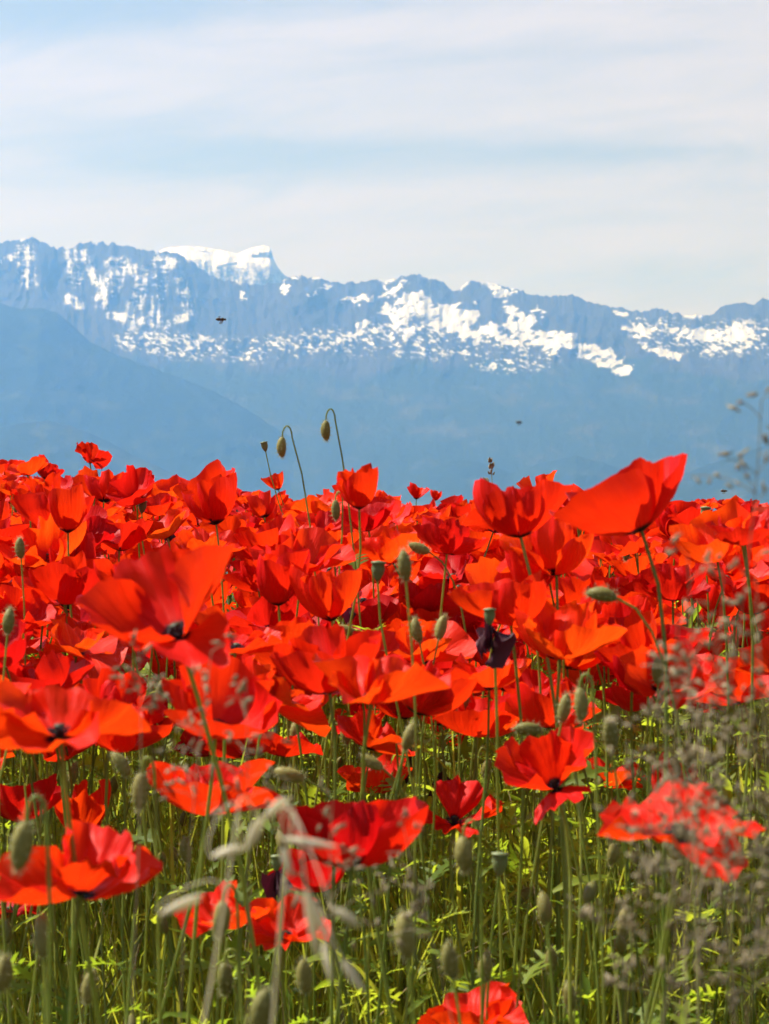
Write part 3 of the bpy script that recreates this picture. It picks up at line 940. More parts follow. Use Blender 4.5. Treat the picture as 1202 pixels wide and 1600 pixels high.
# flowers one can single out: photo x, y of the bloom, width in photo pixels, axis (right, away, up), style, diameter in mm, label, spin
HEROES = [
    (258, 948, 276, (-0.30, -0.26, 0.90), 'open', 106, 'largest red poppy left of centre, wide open with its black heart showing', 0.6),
    (985, 800, 180, (-0.36, 0.20, 0.90), 'smooth', 84, 'big smooth red poppy standing tallest at the right against the blue hills', 0.9),
    (802, 790, 140, (-0.22, 0.12, 0.95), 'bowl', 78, 'pleated red poppy rising above the crest left of the tallest right-hand poppy', 0.2),
    (853, 772, 74, (0.25, 0.05, 0.95), 'floppy', 72, 'poppy with one orange petal standing straight up above the crest', 1.2),
    (880, 978, 150, (0.05, -0.30, 0.90), 'bowl', 80, 'bright orange poppy glowing with sun right of centre', 0.4),
    (500, 1025, 165, (-0.25, -0.05, 0.95), 'bowl', 80, 'red poppy with crinkled back petal in the middle, left of the drooping orange one', 0.0),
    (585, 1076, 180, (0.20, -0.18, 0.95), 'open', 80, 'wide orange red poppy in the middle with a pale sunlit rim', 0.8),
    (668, 1068, 138, (0.35, 0.10, 0.90), 'bowl', 76, 'red poppy just behind and right of the pale rimmed one', 0.3),
    (92, 1122, 232, (-0.05, -0.16, 0.96), 'open', 84, 'very wide orange red poppy with wavy petals at the left edge', 1.0),
    (190, 1095, 130, (0.25, -0.1, 0.95), 'bowl', 76, 'red poppy tucked behind the right side of the very wide left edge poppy', 0.2),
    (335, 1085, 180, (0.0, -0.34, 0.9), 'bowl', 80, 'dark centred red poppy behind the brown grass head left of centre', 0.5),
    (322, 1212, 168, (0.05, -0.05, 1.0), 'bowl', 80, 'cupped red poppy directly below the dark centred one', 1.3),
    (28, 1050, 96, (0.35, -0.05, 0.95), 'bowl', 76, 'red poppy leaning right at the left edge above the very wide one', 0.1),
    (128, 1368, 232, (0.10, -0.12, 0.95), 'open', 84, 'large ragged red poppy near the lower left corner', 0.2),
    (132, 1268, 124, (0.15, -0.05, 1.0), 'cup', 78, 'round cupped red poppy right above the large ragged one', 0.4),
    (36, 1238, 124, (0.0, 0.10, 1.0), 'bowl', 76, 'shaded dark red poppy at the left edge under the very wide one', 0.8),
    (14, 1412, 112, (-0.1, -0.1, 1.0), 'flat', 76, 'dark red poppy cut by the left edge beside the large ragged one', 0.5),
    (862, 1212, 165, (-0.30, -0.10, 0.85), 'floppy', 82, 'red poppy with one tall petal upright and one hanging, right of centre', 2.1),
    (958, 1218, 108, (0.25, 0.0, 0.95), 'open', 76, 'orange poppy right behind the one with a hanging petal', 0.3),
    (1062, 1278, 216, (0.08, -0.16, 0.95), 'flat', 84, 'ragged orange red poppy in the brown grass at the lower right', 0.2),
    (1050, 1228, 122, (0.1, -0.05, 0.95), 'cup', 78, 'red poppy with pinkish rim right above the ragged lower right one', 0.6),
    (545, 1284, 190, (-0.05, -0.10, 0.98), 'bowl', 82, 'deep red cupped poppy low in the middle behind brown grass', 0.6),
    (495, 1352, 116, (-0.15, 0.05, 0.95), 'bowl', 66, 'dark crimson poppy below the deep red middle one behind pale oat husks', 1.2),
    (712, 1270, 132, (0.15, -0.10, 0.95), 'floppy', 80, 'floppy red poppy with four parted petals low in the middle', 0.75),
    (345, 1432, 126, (-0.1, -0.15, 0.95), 'open', 64, 'red poppy with a dark back petal at the bottom left of centre', 1.0),
    (448, 1450, 122, (0.15, -0.15, 0.95), 'open', 62, 'orange red poppy behind the oat husks at the bottom', 0.1),
    (738, 1592, 160, (0.0, -0.1, 1.0), 'open', 80, 'red poppy cut off by the bottom edge of the picture', 0.1),
    (762, 1478, 44, (0.0, -0.1, 1.0), 'shut', 60, 'small half closed red poppy low in the green right of centre', 0.3),
    (676, 925, 102, (0.1, 0.05, 1.0), 'bowl', 76, 'crimson cupped poppy beside the upright pale bud', 0.9),
    (792, 922, 146, (-0.12, -0.06, 1.0), 'bowl', 80, 'pleated orange red poppy above left of the glowing orange one', 0.6),
    (606, 956, 62, (-0.05, 0.05, 1.0), 'cup', 70, 'small dark red cup shaped poppy left of the upright pale bud', 0.2),
    (316, 757, 86, (-0.50, 0.15, 0.80), 'bowl', 78, 'tall red poppy facing left on the crest left of centre', 0.4),
    (86, 790, 98, (0.0, 0.05, 1.0), 'bowl', 76, 'shallow bowl shaped red poppy under the crest at the left', 0.7),
    (140, 716, 60, (-0.12, 0.05, 0.95), 'floppy', 74, 'lone red poppy standing clear above the crest at the left', 2.4),
    (43, 735, 62, (-0.10, 0.0, 1.0), 'open', 74, 'red poppy on the crest in the tight left edge cluster, broadest of it', 0.2),
    (74, 732, 46, (0.2, 0.0, 0.9), 'bowl', 70, 'red poppy on the right side of the tight left edge cluster', 0.5),
    (10, 726, 36, (-0.3, 0.0, 0.9), 'bowl', 70, 'small red poppy at the left end of the tight left edge cluster', 0.5),
    (372, 1000, 146, (0.20, -0.28, 0.92), 'open', 80, 'red poppy touching the lower right of the largest left one', 0.3),
    (72, 906, 76, (0.1, -0.1, 1.0), 'bowl', 74, 'red poppy left of the largest one, its front petal turned down', 0.2),
    (132, 842, 96, (0.0, -0.1, 1.0), 'open', 76, 'red poppy in the left crowd above the largest one', 0.6),
    (322, 852, 98, (0.0, -0.25, 0.95), 'open', 78, 'orange red poppy directly above the largest one', 0.1),
    (405, 925, 84, (0.05, -0.1, 1.0), 'bowl', 76, 'red poppy right of the largest one at its rim height', 0.5),
    (492, 792, 84, (-0.2, -0.1, 0.95), 'open', 76, 'orange poppy on the crest behind the hanging buds', 0.9),
    (550, 783, 78, (0.05, -0.45, 0.85), 'open', 76, 'dark hearted red poppy on the crest right of the hanging buds', 0.5),
    (650, 767, 36, (-0.05, 0.0, 1.0), 'cup', 66, 'small red poppy of the crest pair in the middle, the bigger one', 0.2),
    (682, 773, 25, (0.2, 0.0, 0.95), 'cup', 60, 'smallest red poppy of the crest pair in the middle', 0.2),
    (870, 850, 132, (0.0, -0.08, 1.0), 'bowl', 80, 'red poppy in the crowd below the crest poppy with an upright petal', 0.25),
    (1162, 838, 104, (-0.2, -0.2, 0.95), 'open', 78, 'red poppy near the right edge just under the crest', 0.3),
    (1060, 808, 72, (-0.15, 0.1, 0.95), 'bowl', 74, 'dark red poppy behind the right side of the tallest right poppy', 0.3),
    (1052, 900, 106, (0.0, -0.1, 1.0), 'bowl', 78, 'dark red poppy under the tallest right poppy, right of its stem', 0.6),
    (990, 1000, 132, (0.0, -0.25, 0.95), 'bowl', 80, 'crimson poppy crossed by the thin stem of the tallest right poppy', 0.2),
    (958, 918, 92, (0.1, -0.1, 1.0), 'bowl', 76, 'red poppy above the long green bud at the right', 0.2),
    (820, 1118, 112, (-0.2, -0.15, 0.95), 'open', 76, 'orange red poppy under the glowing orange one, with pale bud before it', 0.4),
    (738, 1095, 62, (-0.05, -0.05, 1.0), 'bowl', 72, 'small red poppy right of the middle pair', 0.2),
    (590, 1225, 112, (0.0, -0.1, 1.0), 'open', 76, 'orange red poppy peeping out behind the deep red middle one', 0.2),
    (1100, 788, 44, (0.0, -0.05, 1.0), 'open', 72, 'red poppy on the right crest, left of the group of three', 0.2),
    (1128, 788, 32, (0.25, -0.05, 0.95), 'bowl', 66, 'small red poppy on the right crest, middle of the group of three', 0.2),
    (1164, 790, 44, (-0.35, -0.05, 0.9), 'bowl', 70, 'red poppy on the right crest tilted with one petal high', 0.2),
    (1196, 798, 60, (-0.1, 0.0, 1.0), 'bowl', 72, 'red poppy on the crest cut by the right edge', 0.2),
    (1096, 1002, 92, (0.0, -0.1, 1.0), 'bowl', 74, 'red poppy veiled by brown grass at the right, halfway down the flowers', 0.2),
    (1176, 925, 96, (0.0, -0.1, 1.0), 'bowl', 74, 'red poppy at the right edge veiled by brown grass', 0.5),
    (742, 1000, 70, (0.0, -0.1, 1.0), 'bowl', 74, 'orange poppy right of the middle, next to the dark wilted one', 0.5),
    (905, 1040, 92, (0.0, 0.1, 1.0), 'bowl', 74, 'red poppy in the shade below the glowing orange one', 0.5),
    (1015, 1075, 88, (0.0, -0.1, 1.0), 'bowl', 74, 'crimson poppy in front of the brown grass below the crossed one', 0.5),
    (412, 1085, 66, (0.15, -0.1, 1.0), 'open', 74, 'orange red poppy right of the dark centred one', 0.5),
    (1120, 1062, 74, (0.0, -0.1, 1.0), 'bowl', 72, 'crimson poppy deep in the brown grass at the right', 0.5),
    (560, 905, 74, (0.0, -0.1, 1.0), 'open', 74, 'red poppy in the middle under the leafy bud stem', 0.5),
    (245, 765, 30, (0.1, 0.0, 1.0), 'open', 66, 'small red poppy on the crest left of the tall one facing left', 0.5),
    (430, 752, 40, (-0.35, 0.0, 0.9), 'cup', 68, 'orange red poppy on the crest under the three thin bud stems', 0.5),
    (600, 775, 28, (0.3, 0.0, 0.95), 'bowl', 62, 'small red poppy on the crest right of the dark hearted one', 0.5),
    (428, 972, 78, (0.1, -0.1, 1.0), 'bowl', 74, 'pinkish red poppy between the largest one and the middle pair', 0.5),
]
EXTRA = {61: dict(hue=0.92), 64: dict(hue=0.7), 52: dict(hue=0.75), 54: dict(hue=0.72), 25: dict(hue=0.8), 40: dict(hue=0.75), 68: dict(hue=0.78), 63: dict(hue=0.04), 65: dict(hue=0.04),
         70: dict(hue=0.1), 48: dict(hue=0.06), 30: dict(hue=0.06), 19: dict(hue=0.75), 20: dict(hue=0.3), 11: dict(hue=0.5), 10: dict(hue=0.4), 2: dict(hue=0.4), 7: dict(hue=0.45), 5: dict(hue=0.35), 29: dict(hue=0.6), 3: dict(tilts=(58, 20, -10, -15), hue=0.95), 4: dict(hue=0.98), 6: dict(hue=0.75), 8: dict(hue=0.7), 15: dict(hue=0.05), 16: dict(hue=0.05),  # glowing orange and shaded dark red poppies: sun and shade put into hue
         17: dict(tilts=(18, 52, 12, -46), hue=0.35), 18: dict(hue=0.9), 21: dict(hue=0.12), 22: dict(hue=0.03), 23: dict(tilts=(-12, 60, -30, -42), hue=0.4), 28: dict(hue=0.1),
         33: dict(tilts=(-8, 45, 50, -35), hue=0.25), 50: dict(hue=0.05), 49: dict(hue=0.08), 42: dict(hue=0.95), 0: dict(tilts=(16, 12, 2, -22), hue=0.38, at=(280, 996)), 1: dict(tilts=(7, 6, -6, 3), hue=0.33, at=(1003, 830))}
for i, (px, py, wpx, ax, style, dia, label, spin) in enumerate(HEROES):
    d = dia * 0.001 * FPX / wpx
    R = dia * 0.0005 * (1.0 if i == 0 else 1.1) * (1.0 if style in ('flat', 'open', 'floppy') else 1.22)
    a = np.array(ax) / np.linalg.norm(ax)
    head = P(px, py, d) - a * R * (0.55 if style in ('bowl', 'cup', 'shut') else 0.25)
    big = wpx > 90
    ex = dict(EXTRA.get(i, {}))
    if 'at' in ex:
        head = P(*ex.pop('at'), d)
    build_poppy(head, R, ax, style, label, 1000 + i, 22 if big else 14, 14 if big else 9, spin=(0.62 if i == 1 else 0.15) if 'tilts' in ex else spin, hairy=110 if big else 30, **ex)

SHORT = {0: 'largest left poppy', 1: 'tallest right poppy', 2: 'pleated crest poppy', 3: 'upright petal poppy', 4: 'glowing orange poppy', 5: 'crinkled middle poppy', 6: 'pale rimmed middle poppy',
         8: 'very wide left edge poppy', 10: 'dark centred poppy', 11: 'cupped poppy', 12: 'leaning left edge poppy', 13: 'large ragged lower left poppy', 17: 'poppy with a hanging petal',
         19: 'ragged lower right poppy', 21: 'deep red low middle poppy', 23: 'floppy low middle poppy', 28: 'crimson cupped poppy', 29: 'pleated orange red poppy', 31: 'crest poppy facing left',
         32: 'shallow bowl left poppy', 33: 'lone crest poppy at the left', 43: 'dark hearted crest poppy', 44: 'crest pair in the middle', 42: 'orange crest poppy',
         7: 'poppy behind the pale rimmed one', 9: 'poppy tucked behind the very wide one', 15: 'shaded left edge poppy', 18: 'orange poppy behind the hanging petal', 30: 'small dark red cup poppy',
         34: 'broadest of the left edge cluster', 37: 'poppy below right of the largest', 38: 'turned down petal poppy at left', 39: 'left crowd poppy above the largest', 40: 'orange red poppy above the largest',
         41: 'poppy right of the largest one', 46: 'poppy below the upright petal one', 49: 'dark red poppy right of the stem', 51: 'poppy above the long green bud', 52: 'poppy with the pale bud before it',
         57: 'tilted right crest poppy', 58: 'crest poppy at the right edge', 59: 'grass veiled poppy halfway down', 61: 'orange poppy beside the wilted one', 66: 'poppy under the leafy bud stem',
         67: 'small crest poppy at the left', 68: 'poppy under three thin bud stems', 70: 'pinkish red poppy',
         50: 'crimson poppy crossed by a stem', 47: 'red poppy near the right edge', 56: 'group of three on the right crest', 60: 'grass veiled right poppy'}
# how the flowers and buds of the crowd are told apart: by the singled-out flower they stand next to
SECTORS = ['right', 'upper right', 'top', 'upper left', 'left', 'lower left', 'foot', 'lower right']


def neighbour_labels(points, what, reach):
    cand = []
    for j, (px, py) in enumerate(points):
        for i, nm in SHORT.items():
            hx, hy = HEROES[i][0], HEROES[i][1]
            r = math.hypot(px - hx, py - hy)
            if r < reach + HEROES[i][2] * 0.5:
                sec = int(round(math.degrees(math.atan2(hy - py, px - hx)) / 45.0)) % 8
                cand.append((r, j, i, sec))
    cand.sort()
    out, used = {}, set()
    for r, j, i, sec in cand:
        if j in out or (i, sec) in used:
            continue
        used.add((i, sec))
        out[j] = '%s nearest the %s of the %s' % (what, SECTORS[sec], SHORT[i])
    return out


# ---- the rest of the crowd
N_PROTO = 14
prng = np.random.default_rng(99)
PROTO = []
for k in range(N_PROTO):
    style = ['bowl', 'open', 'bowl', 'cup', 'open', 'bowl', 'floppy', 'bowl', 'open', 'cup', 'flat', 'bowl', 'bowl', 'open'][k]
    spec = flower_spec(prng, style)
    Rp = 0.040 * (1.2 if style in ('bowl', 'cup') else 1.02)
    seeds = prng.integers(0, 1 << 30, 4)
    hi = [petal_arrays(np.random.default_rng(s), Rp, nu=13, nv=9, **sp) for s, sp in zip(seeds, spec)]
    lo = [petal_arrays(np.random.default_rng(s), Rp, nu=8, nv=5, **sp) for s, sp in zip(seeds, spec)]
    far = [petal_arrays(np.random.default_rng(s), Rp, nu=6, nv=4, **sp) for s, sp in zip(seeds, spec)]
    PROTO.append((hi, lo, Rp, style, far))
PROTO_ME = [[mesh_arrays('petal', V, F, uv, [M_PETAL]) for V, F, uv in p[0]] for p in PROTO]


def skyline(px):
    return np.interp(px, [-300, 0, 100, 200, 300, 450, 600, 900, 1250, 1500], [735, 742, 752, 762, 772, 782, 792, 792, 788, 785])


crowd = []
frng = np.random.default_rng(4242)
TARGET = 7000
while len(crowd) < TARGET:
    d = math.sqrt(frng.uniform(2.1 ** 2, 11.0 ** 2))
    half = 0.159 * d + 0.40 + 0.06 * d
    x = frng.uniform(-half, half)
    h = float(np.clip(frng.normal(0.615, 0.085), 0.44, 0.80))
    z = float(ground_z(x, d)) + h
    px = 601 + FPX * x / d
    py = 800 - FPX * (z - CAM_Z) / d
    if py < skyline(px) + frng.exponential(9.0) and d < 10:
        continue
    if d < 3.6 and py > (1200 if px < 720 else 1150):
        continue
    # patchy sowing
    if vnoise(x * 1.7 + 50, d * 1.3 + 20, 5) < 0.18 and 3.4 < d < 6:
        continue
    tilt = abs(frng.normal(0, 0.42))
    az = frng.uniform(0, 2 * math.pi)
    ax = (math.cos(az) * tilt - 0.08, math.sin(az) * tilt * 0.8 - 0.12, 1.0)
    crowd.append((d, x, z, ax, int(frng.integers(0, N_PROTO)), frng.uniform(0.80, 1.14) * (1.07 if d < 3.8 else (0.95 if d < 5 else 0.86)), frng.uniform(0, 6.28), -40 < px < 1242))
crowd.sort(key=lambda c: c[0])
n_single = 300 - len(HEROES)
single, mass = [], []
for c in crowd:
    (single if c[7] and len(single) < n_single else mass).append(c)
own_label = neighbour_labels([(601 + FPX * c[1] / c[0], 800 - FPX * (c[2] - CAM_Z) / c[0]) for c in single], 'crowd poppy', 190)
for i, (d, x, z, ax, k, s, spin, _) in enumerate(single):
    px = 601 + FPX * x / d
    where = 'left' if px < 400 else ('right' if px > 800 else 'middle')
    lab = {'left': 'red poppy among many alike in the crowd on the left, behind the front flowers',
           'middle': 'red poppy among many alike in the middle of the crowd, behind the front flowers',
           'right': 'red poppy among many alike in the crowd on the right, behind the front flowers'}[where]
    lab = own_label.get(i, lab)
    build_poppy(np.array([x, d, z]), PROTO[k][2] * s, ax, None, lab, 5000 + i, petal_meshes=PROTO_ME[k], spin=spin, spec_scale=s, hairy=0, rad=0.0012)


def rot_from(ax, spin):
    return np.array(quat_axis(ax, spin).to_matrix())


bag = Bag()
for (d, x, z, ax, k, s, spin, vis) in mass:
    Rm = rot_from(ax, spin) * s
    off = np.array([x, d, z])
    for V, F, uv in PROTO[k][1 if d < 5.0 else 4]:
        bag.add(V @ Rm.T + off, F, uv, 0)
    base = np.array([x + frng.normal() * 0.04, d + frng.normal() * 0.04, float(ground_z(x, d)) - 0.01])
    pts = bezier(base, base + (0, 0, 0.25), off - np.array(ax) / np.linalg.norm(ax) * 0.1, off, 6)
    V, F, uv = tube(pts, np.full(6, 0.0013), 3)
    bag.add(V, F, uv, 1)
tag(link('poppy_carpet', bag.mesh('poppy_carpet', [M_PETAL, M_STEM])), kind='stuff')


# ------------------------------------------------------------------ buds
def bud_mesh(seed, hair=240):
    rng = np.random.default_rng(seed)
    prof = [(0.0009, -0.0005), (0.0026, 0.0006), (0.0043, 0.0035), (0.0053, 0.0080), (0.0054, 0.0120), (0.0046, 0.0165), (0.0030, 0.0200), (0.0012, 0.0218), (0.0001, 0.0222)]
    V, F, uv = lathe(prof, 12)
    # the two sepals meet in a shallow seam
    a = np.arctan2(V[:, 1], V[:, 0])
    seam = 1 - 0.10 * np.exp(-((np.abs(np.sin(a))) / 0.22) ** 2)
    V[:, 0] *= seam * rng.uniform(0.94, 1.08)
    V[:, 1] *= rng.uniform(0.92, 1.05)
    V[:, 0] += 0.0012 * np.sin(V[:, 2] / 0.022 * 3.1) * rng.uniform(-1, 1)
    b = Bag()
    b.add(V, F, uv, 0)
    i = rng.integers(12, len(V) - 12, hair)
    p = V[i] + rng.normal(scale=0.0006, size=(hair, 3))
    nr = p - np.array([0, 0, 0.011])
    nr[:, 2] *= 0.35
    nr /= np.linalg.norm(nr, axis=1, keepdims=True)
    hv, hf = hairs(p, nr, 0.0034, 0.00014, rng)
    b.add(hv, hf, None, 1)
    return b.mesh('bud', [M_BUD, M_HAIR])


BUDS = [bud_mesh(s) for s in range(5)]


def leaf_shape(rng, L, W, lobes=5):
    """a cut poppy leaf: midrib with pointed side lobes, arching; returns verts, tris"""
    V, F = [], []
    n = lobes * 2
    t = np.linspace(0, 1, n + 1)
    up = rng.uniform(-0.25, 0.35)
    for i, tt in enumerate(t):
        z = L * (up * tt - 0.55 * tt * tt * rng.uniform(0.85, 1.1))
        c = np.array([L * tt, 0, z])
        wv = W * (0.16 + 0.25 * math.sin(math.pi * min(tt * 1.05, 1)) * 0.35)
        if tt >= 0.999:
            wv = 0.0002
        V += [c + (0, -wv, W * 0.06), c, c + (0, wv, W * 0.06)]
    for i in range(n):
        a, b = i * 3, i * 3 + 3
        F += [(a, b, b + 1), (a, b + 1, a + 1), (a + 1, b + 1, b + 2), (a + 1, b + 2, a + 2)]
    for i in range(1, lobes):
        for sd, o in ((-1, 0), (1, 2)):
            tt = (2 * i) / n
            env = W * math.sin(math.pi * (tt * 0.85 + 0.12)) * rng.uniform(0.7, 1.2)
            a, b = (2 * i - 1) * 3 + o, (2 * i) * 3 + o
            pa, pb = V[a], V[b]
            tip = (pa + pb) / 2 + np.array([L * 0.10, sd * env, W * rng.uniform(-0.15, 0.3)])
            m = (pb * 0.35 + tip * 0.65) + np.array([L * 0.035, sd * -env * 0.05, 0])
            k = len(V)
            V += [tip, m]
            F += [(a, k, b), (b, k, k + 1)] if sd < 0 else [(a, b, k), (b, k + 1, k)]
    return np.array(V), np.array(F)


def build_bud(px, py, Lpx, mode, label, seed, lean=0.0, pose=None, size=0.022, leaves=0, group='poppy buds', d=None, world_pos=None):
    """mode 'hook': hangs from a crook; 'up': stands on its stem; 'side': lies along (angle) with the stem bent to it"""
    rng = np.random.default_rng(seed)
    if world_pos is None:
        d = d or size * FPX / Lpx
        c = P(px, py, d)
    else:
        c = np.array(world_pos)
    k = size / 0.022
    ang = math.radians(pose if pose is not None else 0)
    if mode == 'hook':
        dirv = np.array([math.sin(ang) * 0.6, rng.normal() * 0.1, -1.0])
    elif mode == 'up':
        dirv = np.array([math.sin(ang), rng.normal() * 0.08, math.cos(ang)])
    else:
        dirv = np.array([math.sin(ang), rng.normal() * 0.1, math.cos(ang)])
    dirv /= np.linalg.norm(dirv)
    foot = c - dirv * size * 0.5
    base = base_for(foot, (lean, rng.normal() * 0.03), rng)
    if mode == 'hook':
        side = 1.0 if lean >= 0 else -1.0
        hw = 0.0048 * k * rng.uniform(0.8, 1.2)
        hh = 0.011 * k * rng.uniform(0.8, 1.3)
        arc = []
        for t in np.linspace(0, math.pi, 8):
            arc.append(foot + np.array([side * hw * (1 - math.cos(t)), 0, hh * math.sin(t)]))
        arc = arc[::-1]
        low = bezier(base, base + np.array([0, 0, 0.35 * (arc[0][2] - base[2])]), arc[0] + np.array([lean * 0.4, 0, -0.12]), arc[0], 12)
        pts = np.concatenate([low, np.array(arc)[1:]])
    else:
        bend = foot - dirv * 0.03 * k
        h = max(foot[2] - base[2], 0.1)
        ctrl = foot - dirv * (0.30 if mode == 'up' else 0.07) * (h if mode == 'up' else 1.0)
        pts = bezier(base, base + np.array([0, 0, 0.6 * h]), ctrl, foot, 14)
    root = link('poppy_bud', None)
    root.location = base
    tag(root, label, 'bud', group)
    link('stem', stem_mesh(base, foot, dirv, 0.0009 * k ** 0.5, 90, pts=pts, rng=rng), root)
    o = link('bud', BUDS[seed % 5], root)
    o.location = Vector(foot - base)
    o.rotation_mode = 'QUATERNION'
    o.rotation_quaternion = quat_axis(dirv, rng.uniform(0, 6))
    o.scale = (k, k, k)
    for j in range(leaves):
        V, F = leaf_shape(rng, rng.uniform(0.04, 0.07), rng.uniform(0.012, 0.02))
        lf = link('leaf', mesh_arrays('leaf', V, F, None, [M_LEAF]), root)
        i = int(12 * (0.50 + 0.32 * j / max(leaves, 1)))
        lf.location = Vector(pts[i] - base)
        lf.rotation_euler = (0, math.radians(-35), rng.uniform(0, 6.28))
    return root


HERO_BUDS = [
    (510, 673, 31, 'hook', 'brown bud hanging from the tallest thin stem against the blue mountains', 0.07, 5, 3),
    (441, 699, 31, 'hook', 'brown bud hanging left of and lower than the tallest hanging bud', 0.11, 0, 2),
    (525, 797, 30, 'hook', 'bud hanging from a short crook below the tallest hanging bud', 0.01, 5, 2),
    (632, 883, 47, 'up', 'pale green bud standing upright in the middle of the flowers', 0.01, -6, 0),
    (655, 856, 34, 'side', 'dark bud lying level just above the upright pale bud', 0.05, -68, 0),
    (940, 930, 46, 'side', 'long green bud lying level on a bent stem right of the glowing orange poppy', 0.03, -80, 0),
    (825, 1139, 42, 'side', 'pale bud lying level before the orange red poppy right of centre', 0.01, -85, 0),
    (907, 1101, 52, 'hook', 'plump green bud hanging from a tall crook right of centre', 0.015, 4, 0),
    (882, 1106, 44, 'up', 'green bud close on the left of the plump hanging one', 0.0, 12, 0),
    (954, 1146, 50, 'up', 'green bud standing right of the plump hanging one', 0.03, -8, 0),
    (225, 1070, 32, 'up', 'small pale bud above the brown grass left of centre', 0.0, -20, 0),
    (252, 1078, 34, 'up', 'small shaded bud just right of the small pale one left of centre', 0.0, 15, 0),
    (452, 1210, 48, 'side', 'pale blurred bud lying level left of the deep red middle poppy', 0.01, -75, 0),
    (580, 1190, 40, 'side', 'dark green bud bent over above the deep red middle poppy', 0.02, -60, 0),
    (219, 1237, 56, 'hook', 'fat green bud hanging left of the cupped red poppy', 0.012, -5, 0),
    (188, 1194, 42, 'side', 'shaded bud tilted above the fat hanging bud on the left', 0.02, -35, 0),
    (178, 1226, 28, 'up', 'dark round bud beside the fat hanging bud on the left', 0.0, 10, 0),
    (291, 1328, 38, 'up', 'bud half in shade below the cupped red poppy on the left', 0.0, -5, 0),
    (34, 1322, 76, 'hook', 'largest green bud hanging from a thick crook at the lower left edge', 0.022, -18, 0),
    (344, 1437, 56, 'hook', 'yellow green bud hanging before the red poppy at the bottom left', 0.012, -14, 0),
    (66, 1462, 62, 'up', 'dark green bud under the large ragged poppy at the lower left', -0.01, -4, 0),
    (5, 1520, 56, 'up', 'dark bud cut by the left edge near the bottom', 0.0, 5, 0),
    (351, 1530, 50, 'hook', 'dark bud hanging below the yellow green one at the bottom', 0.0, 3, 0),
    (140, 1542, 50, 'up', 'blurred brownish bud at the bottom left', 0.0, 8, 0),
    (412, 1580, 70, 'up', 'big dark bud touching the bottom edge left of centre', 0.0, 5, 0),
    (476, 1525, 52, 'up', 'dark bud under the orange red poppy at the bottom', 0.0, -5, 0),
    (462, 1142, 34, 'up', 'green bud under the crinkled poppy in the middle', 0.0, 2, 0),
    (460, 1090, 32, 'up', 'upper of two green buds under the crinkled poppy in the middle', 0.0, -3, 0),
    (725, 1090, 36, 'up', 'green bud in front of the small red poppy right of the middle pair', 0.0, 5, 0),
    (652, 984, 38, 'up', 'green bud on the stem side below the upright pale bud', 0.0, -12, 0),
    (690, 980, 38, 'up', 'green bud right below the crimson cupped poppy', 0.0, 14, 0),
    (725, 1335, 54, 'hook', 'long green bud hanging under the floppy red poppy', 0.01, 6, 0),
    (634, 1460, 70, 'up', 'tall green bud in the grass at the bottom centre', 0.0, -6, 0),
    (704, 1500, 56, 'up', 'fat dark bud in the grass right of the tall bottom centre bud', 0.0, -10, 0),
    (760, 1510, 46, 'up', 'dark bud just below the small half closed poppy', 0.0, 4, 0),
    (860, 1500, 40, 'up', 'dark bud standing in the lower right grass', 0.0, 4, 0),
    (851, 1425, 40, 'up', 'green bud hidden in the lower right grass above another dark bud', 0.0, -5, 0),
    (890, 1556, 44, 'up', 'pale sided bud low in the grass at the bottom right of centre', 0.0, -8, 0),
    (975, 1440, 48, 'up', 'blue green bud in the lower right grass', 0.0, 8, 0),
    (820, 1400, 36, 'side', 'dark bud lying sideways in the grass below the poppy with a hanging petal', 0.02, 50, 0),
    (640, 1150, 44, 'up', 'pale green bud right under the pale rimmed middle poppy', 0.0, 18, 0),
    (541, 1146, 32, 'up', 'dark bud under the left side of the pale rimmed middle poppy', 0.0, -4, 0),
    (1028, 1048, 40, 'up', 'bright green bud on a thin stem under the crossed crimson poppy', 0.0, 0, 0),
    (95, 985, 30, 'up', 'green bud in the left crowd beside the largest poppy', 0.0, 5, 0),
    (32, 856, 32, 'up', 'green bud near the left edge under the crest', 0.0, -4, 0),
    (14, 970, 40, 'up', 'green bud close to the left edge below the crowd', 0.0, 6, 0),
    (1078, 1268, 40, 'hook', 'bud in a thin crook before the ragged orange red poppy at the right', 0.01, 0, 0),
    (610, 797, 20, 'side', 'small green bud on the crest right of the dark hearted poppy', 0.02, -30, 0),
]
for i, (px, py, L, mode, label, lean, pose, lv) in enumerate(HERO_BUDS):
    build_bud(px, py, L, mode, label, 300 + i, lean, pose, leaves=lv)

brng = np.random.default_rng(808)
nb = 0
bud_spots = []
while nb < 130:
    d = math.sqrt(brng.uniform(2.0 ** 2, 6.0 ** 2))
    x = brng.uniform(-1, 1) * (0.165 * d)
    h = float(np.clip(brng.normal(0.56, 0.08), 0.36, 0.74))
    z = float(ground_z(x, d)) + h
    py = 800 - FPX * (z - CAM_Z) / d
    if py < skyline(601 + FPX * x / d) + 20:
        continue
    mode = brng.choice(['hook', 'up', 'side'], p=[0.45, 0.4, 0.15])
    where = 'low in the green' if py > 1100 else 'between the crowded red flowers'
    lab = 'small green poppy bud %s, one of many alike' % where
    bud_spots.append((x, d, z, mode, lab))
    nb += 1
own_label = neighbour_labels([(601 + FPX * c[0] / c[1], 800 - FPX * (c[2] - CAM_Z) / c[1]) for c in bud_spots], 'small green bud', 200)
for nb, (x, d, z, mode, lab) in enumerate(bud_spots):
    build_bud(0, 0, 0, mode, own_label.get(nb, lab), 700 + nb, brng.normal() * 0.02, brng.normal() * (18 if mode != 'side' else 60), size=brng.uniform(0.017, 0.024), world_pos=(x, d, z), d=d)


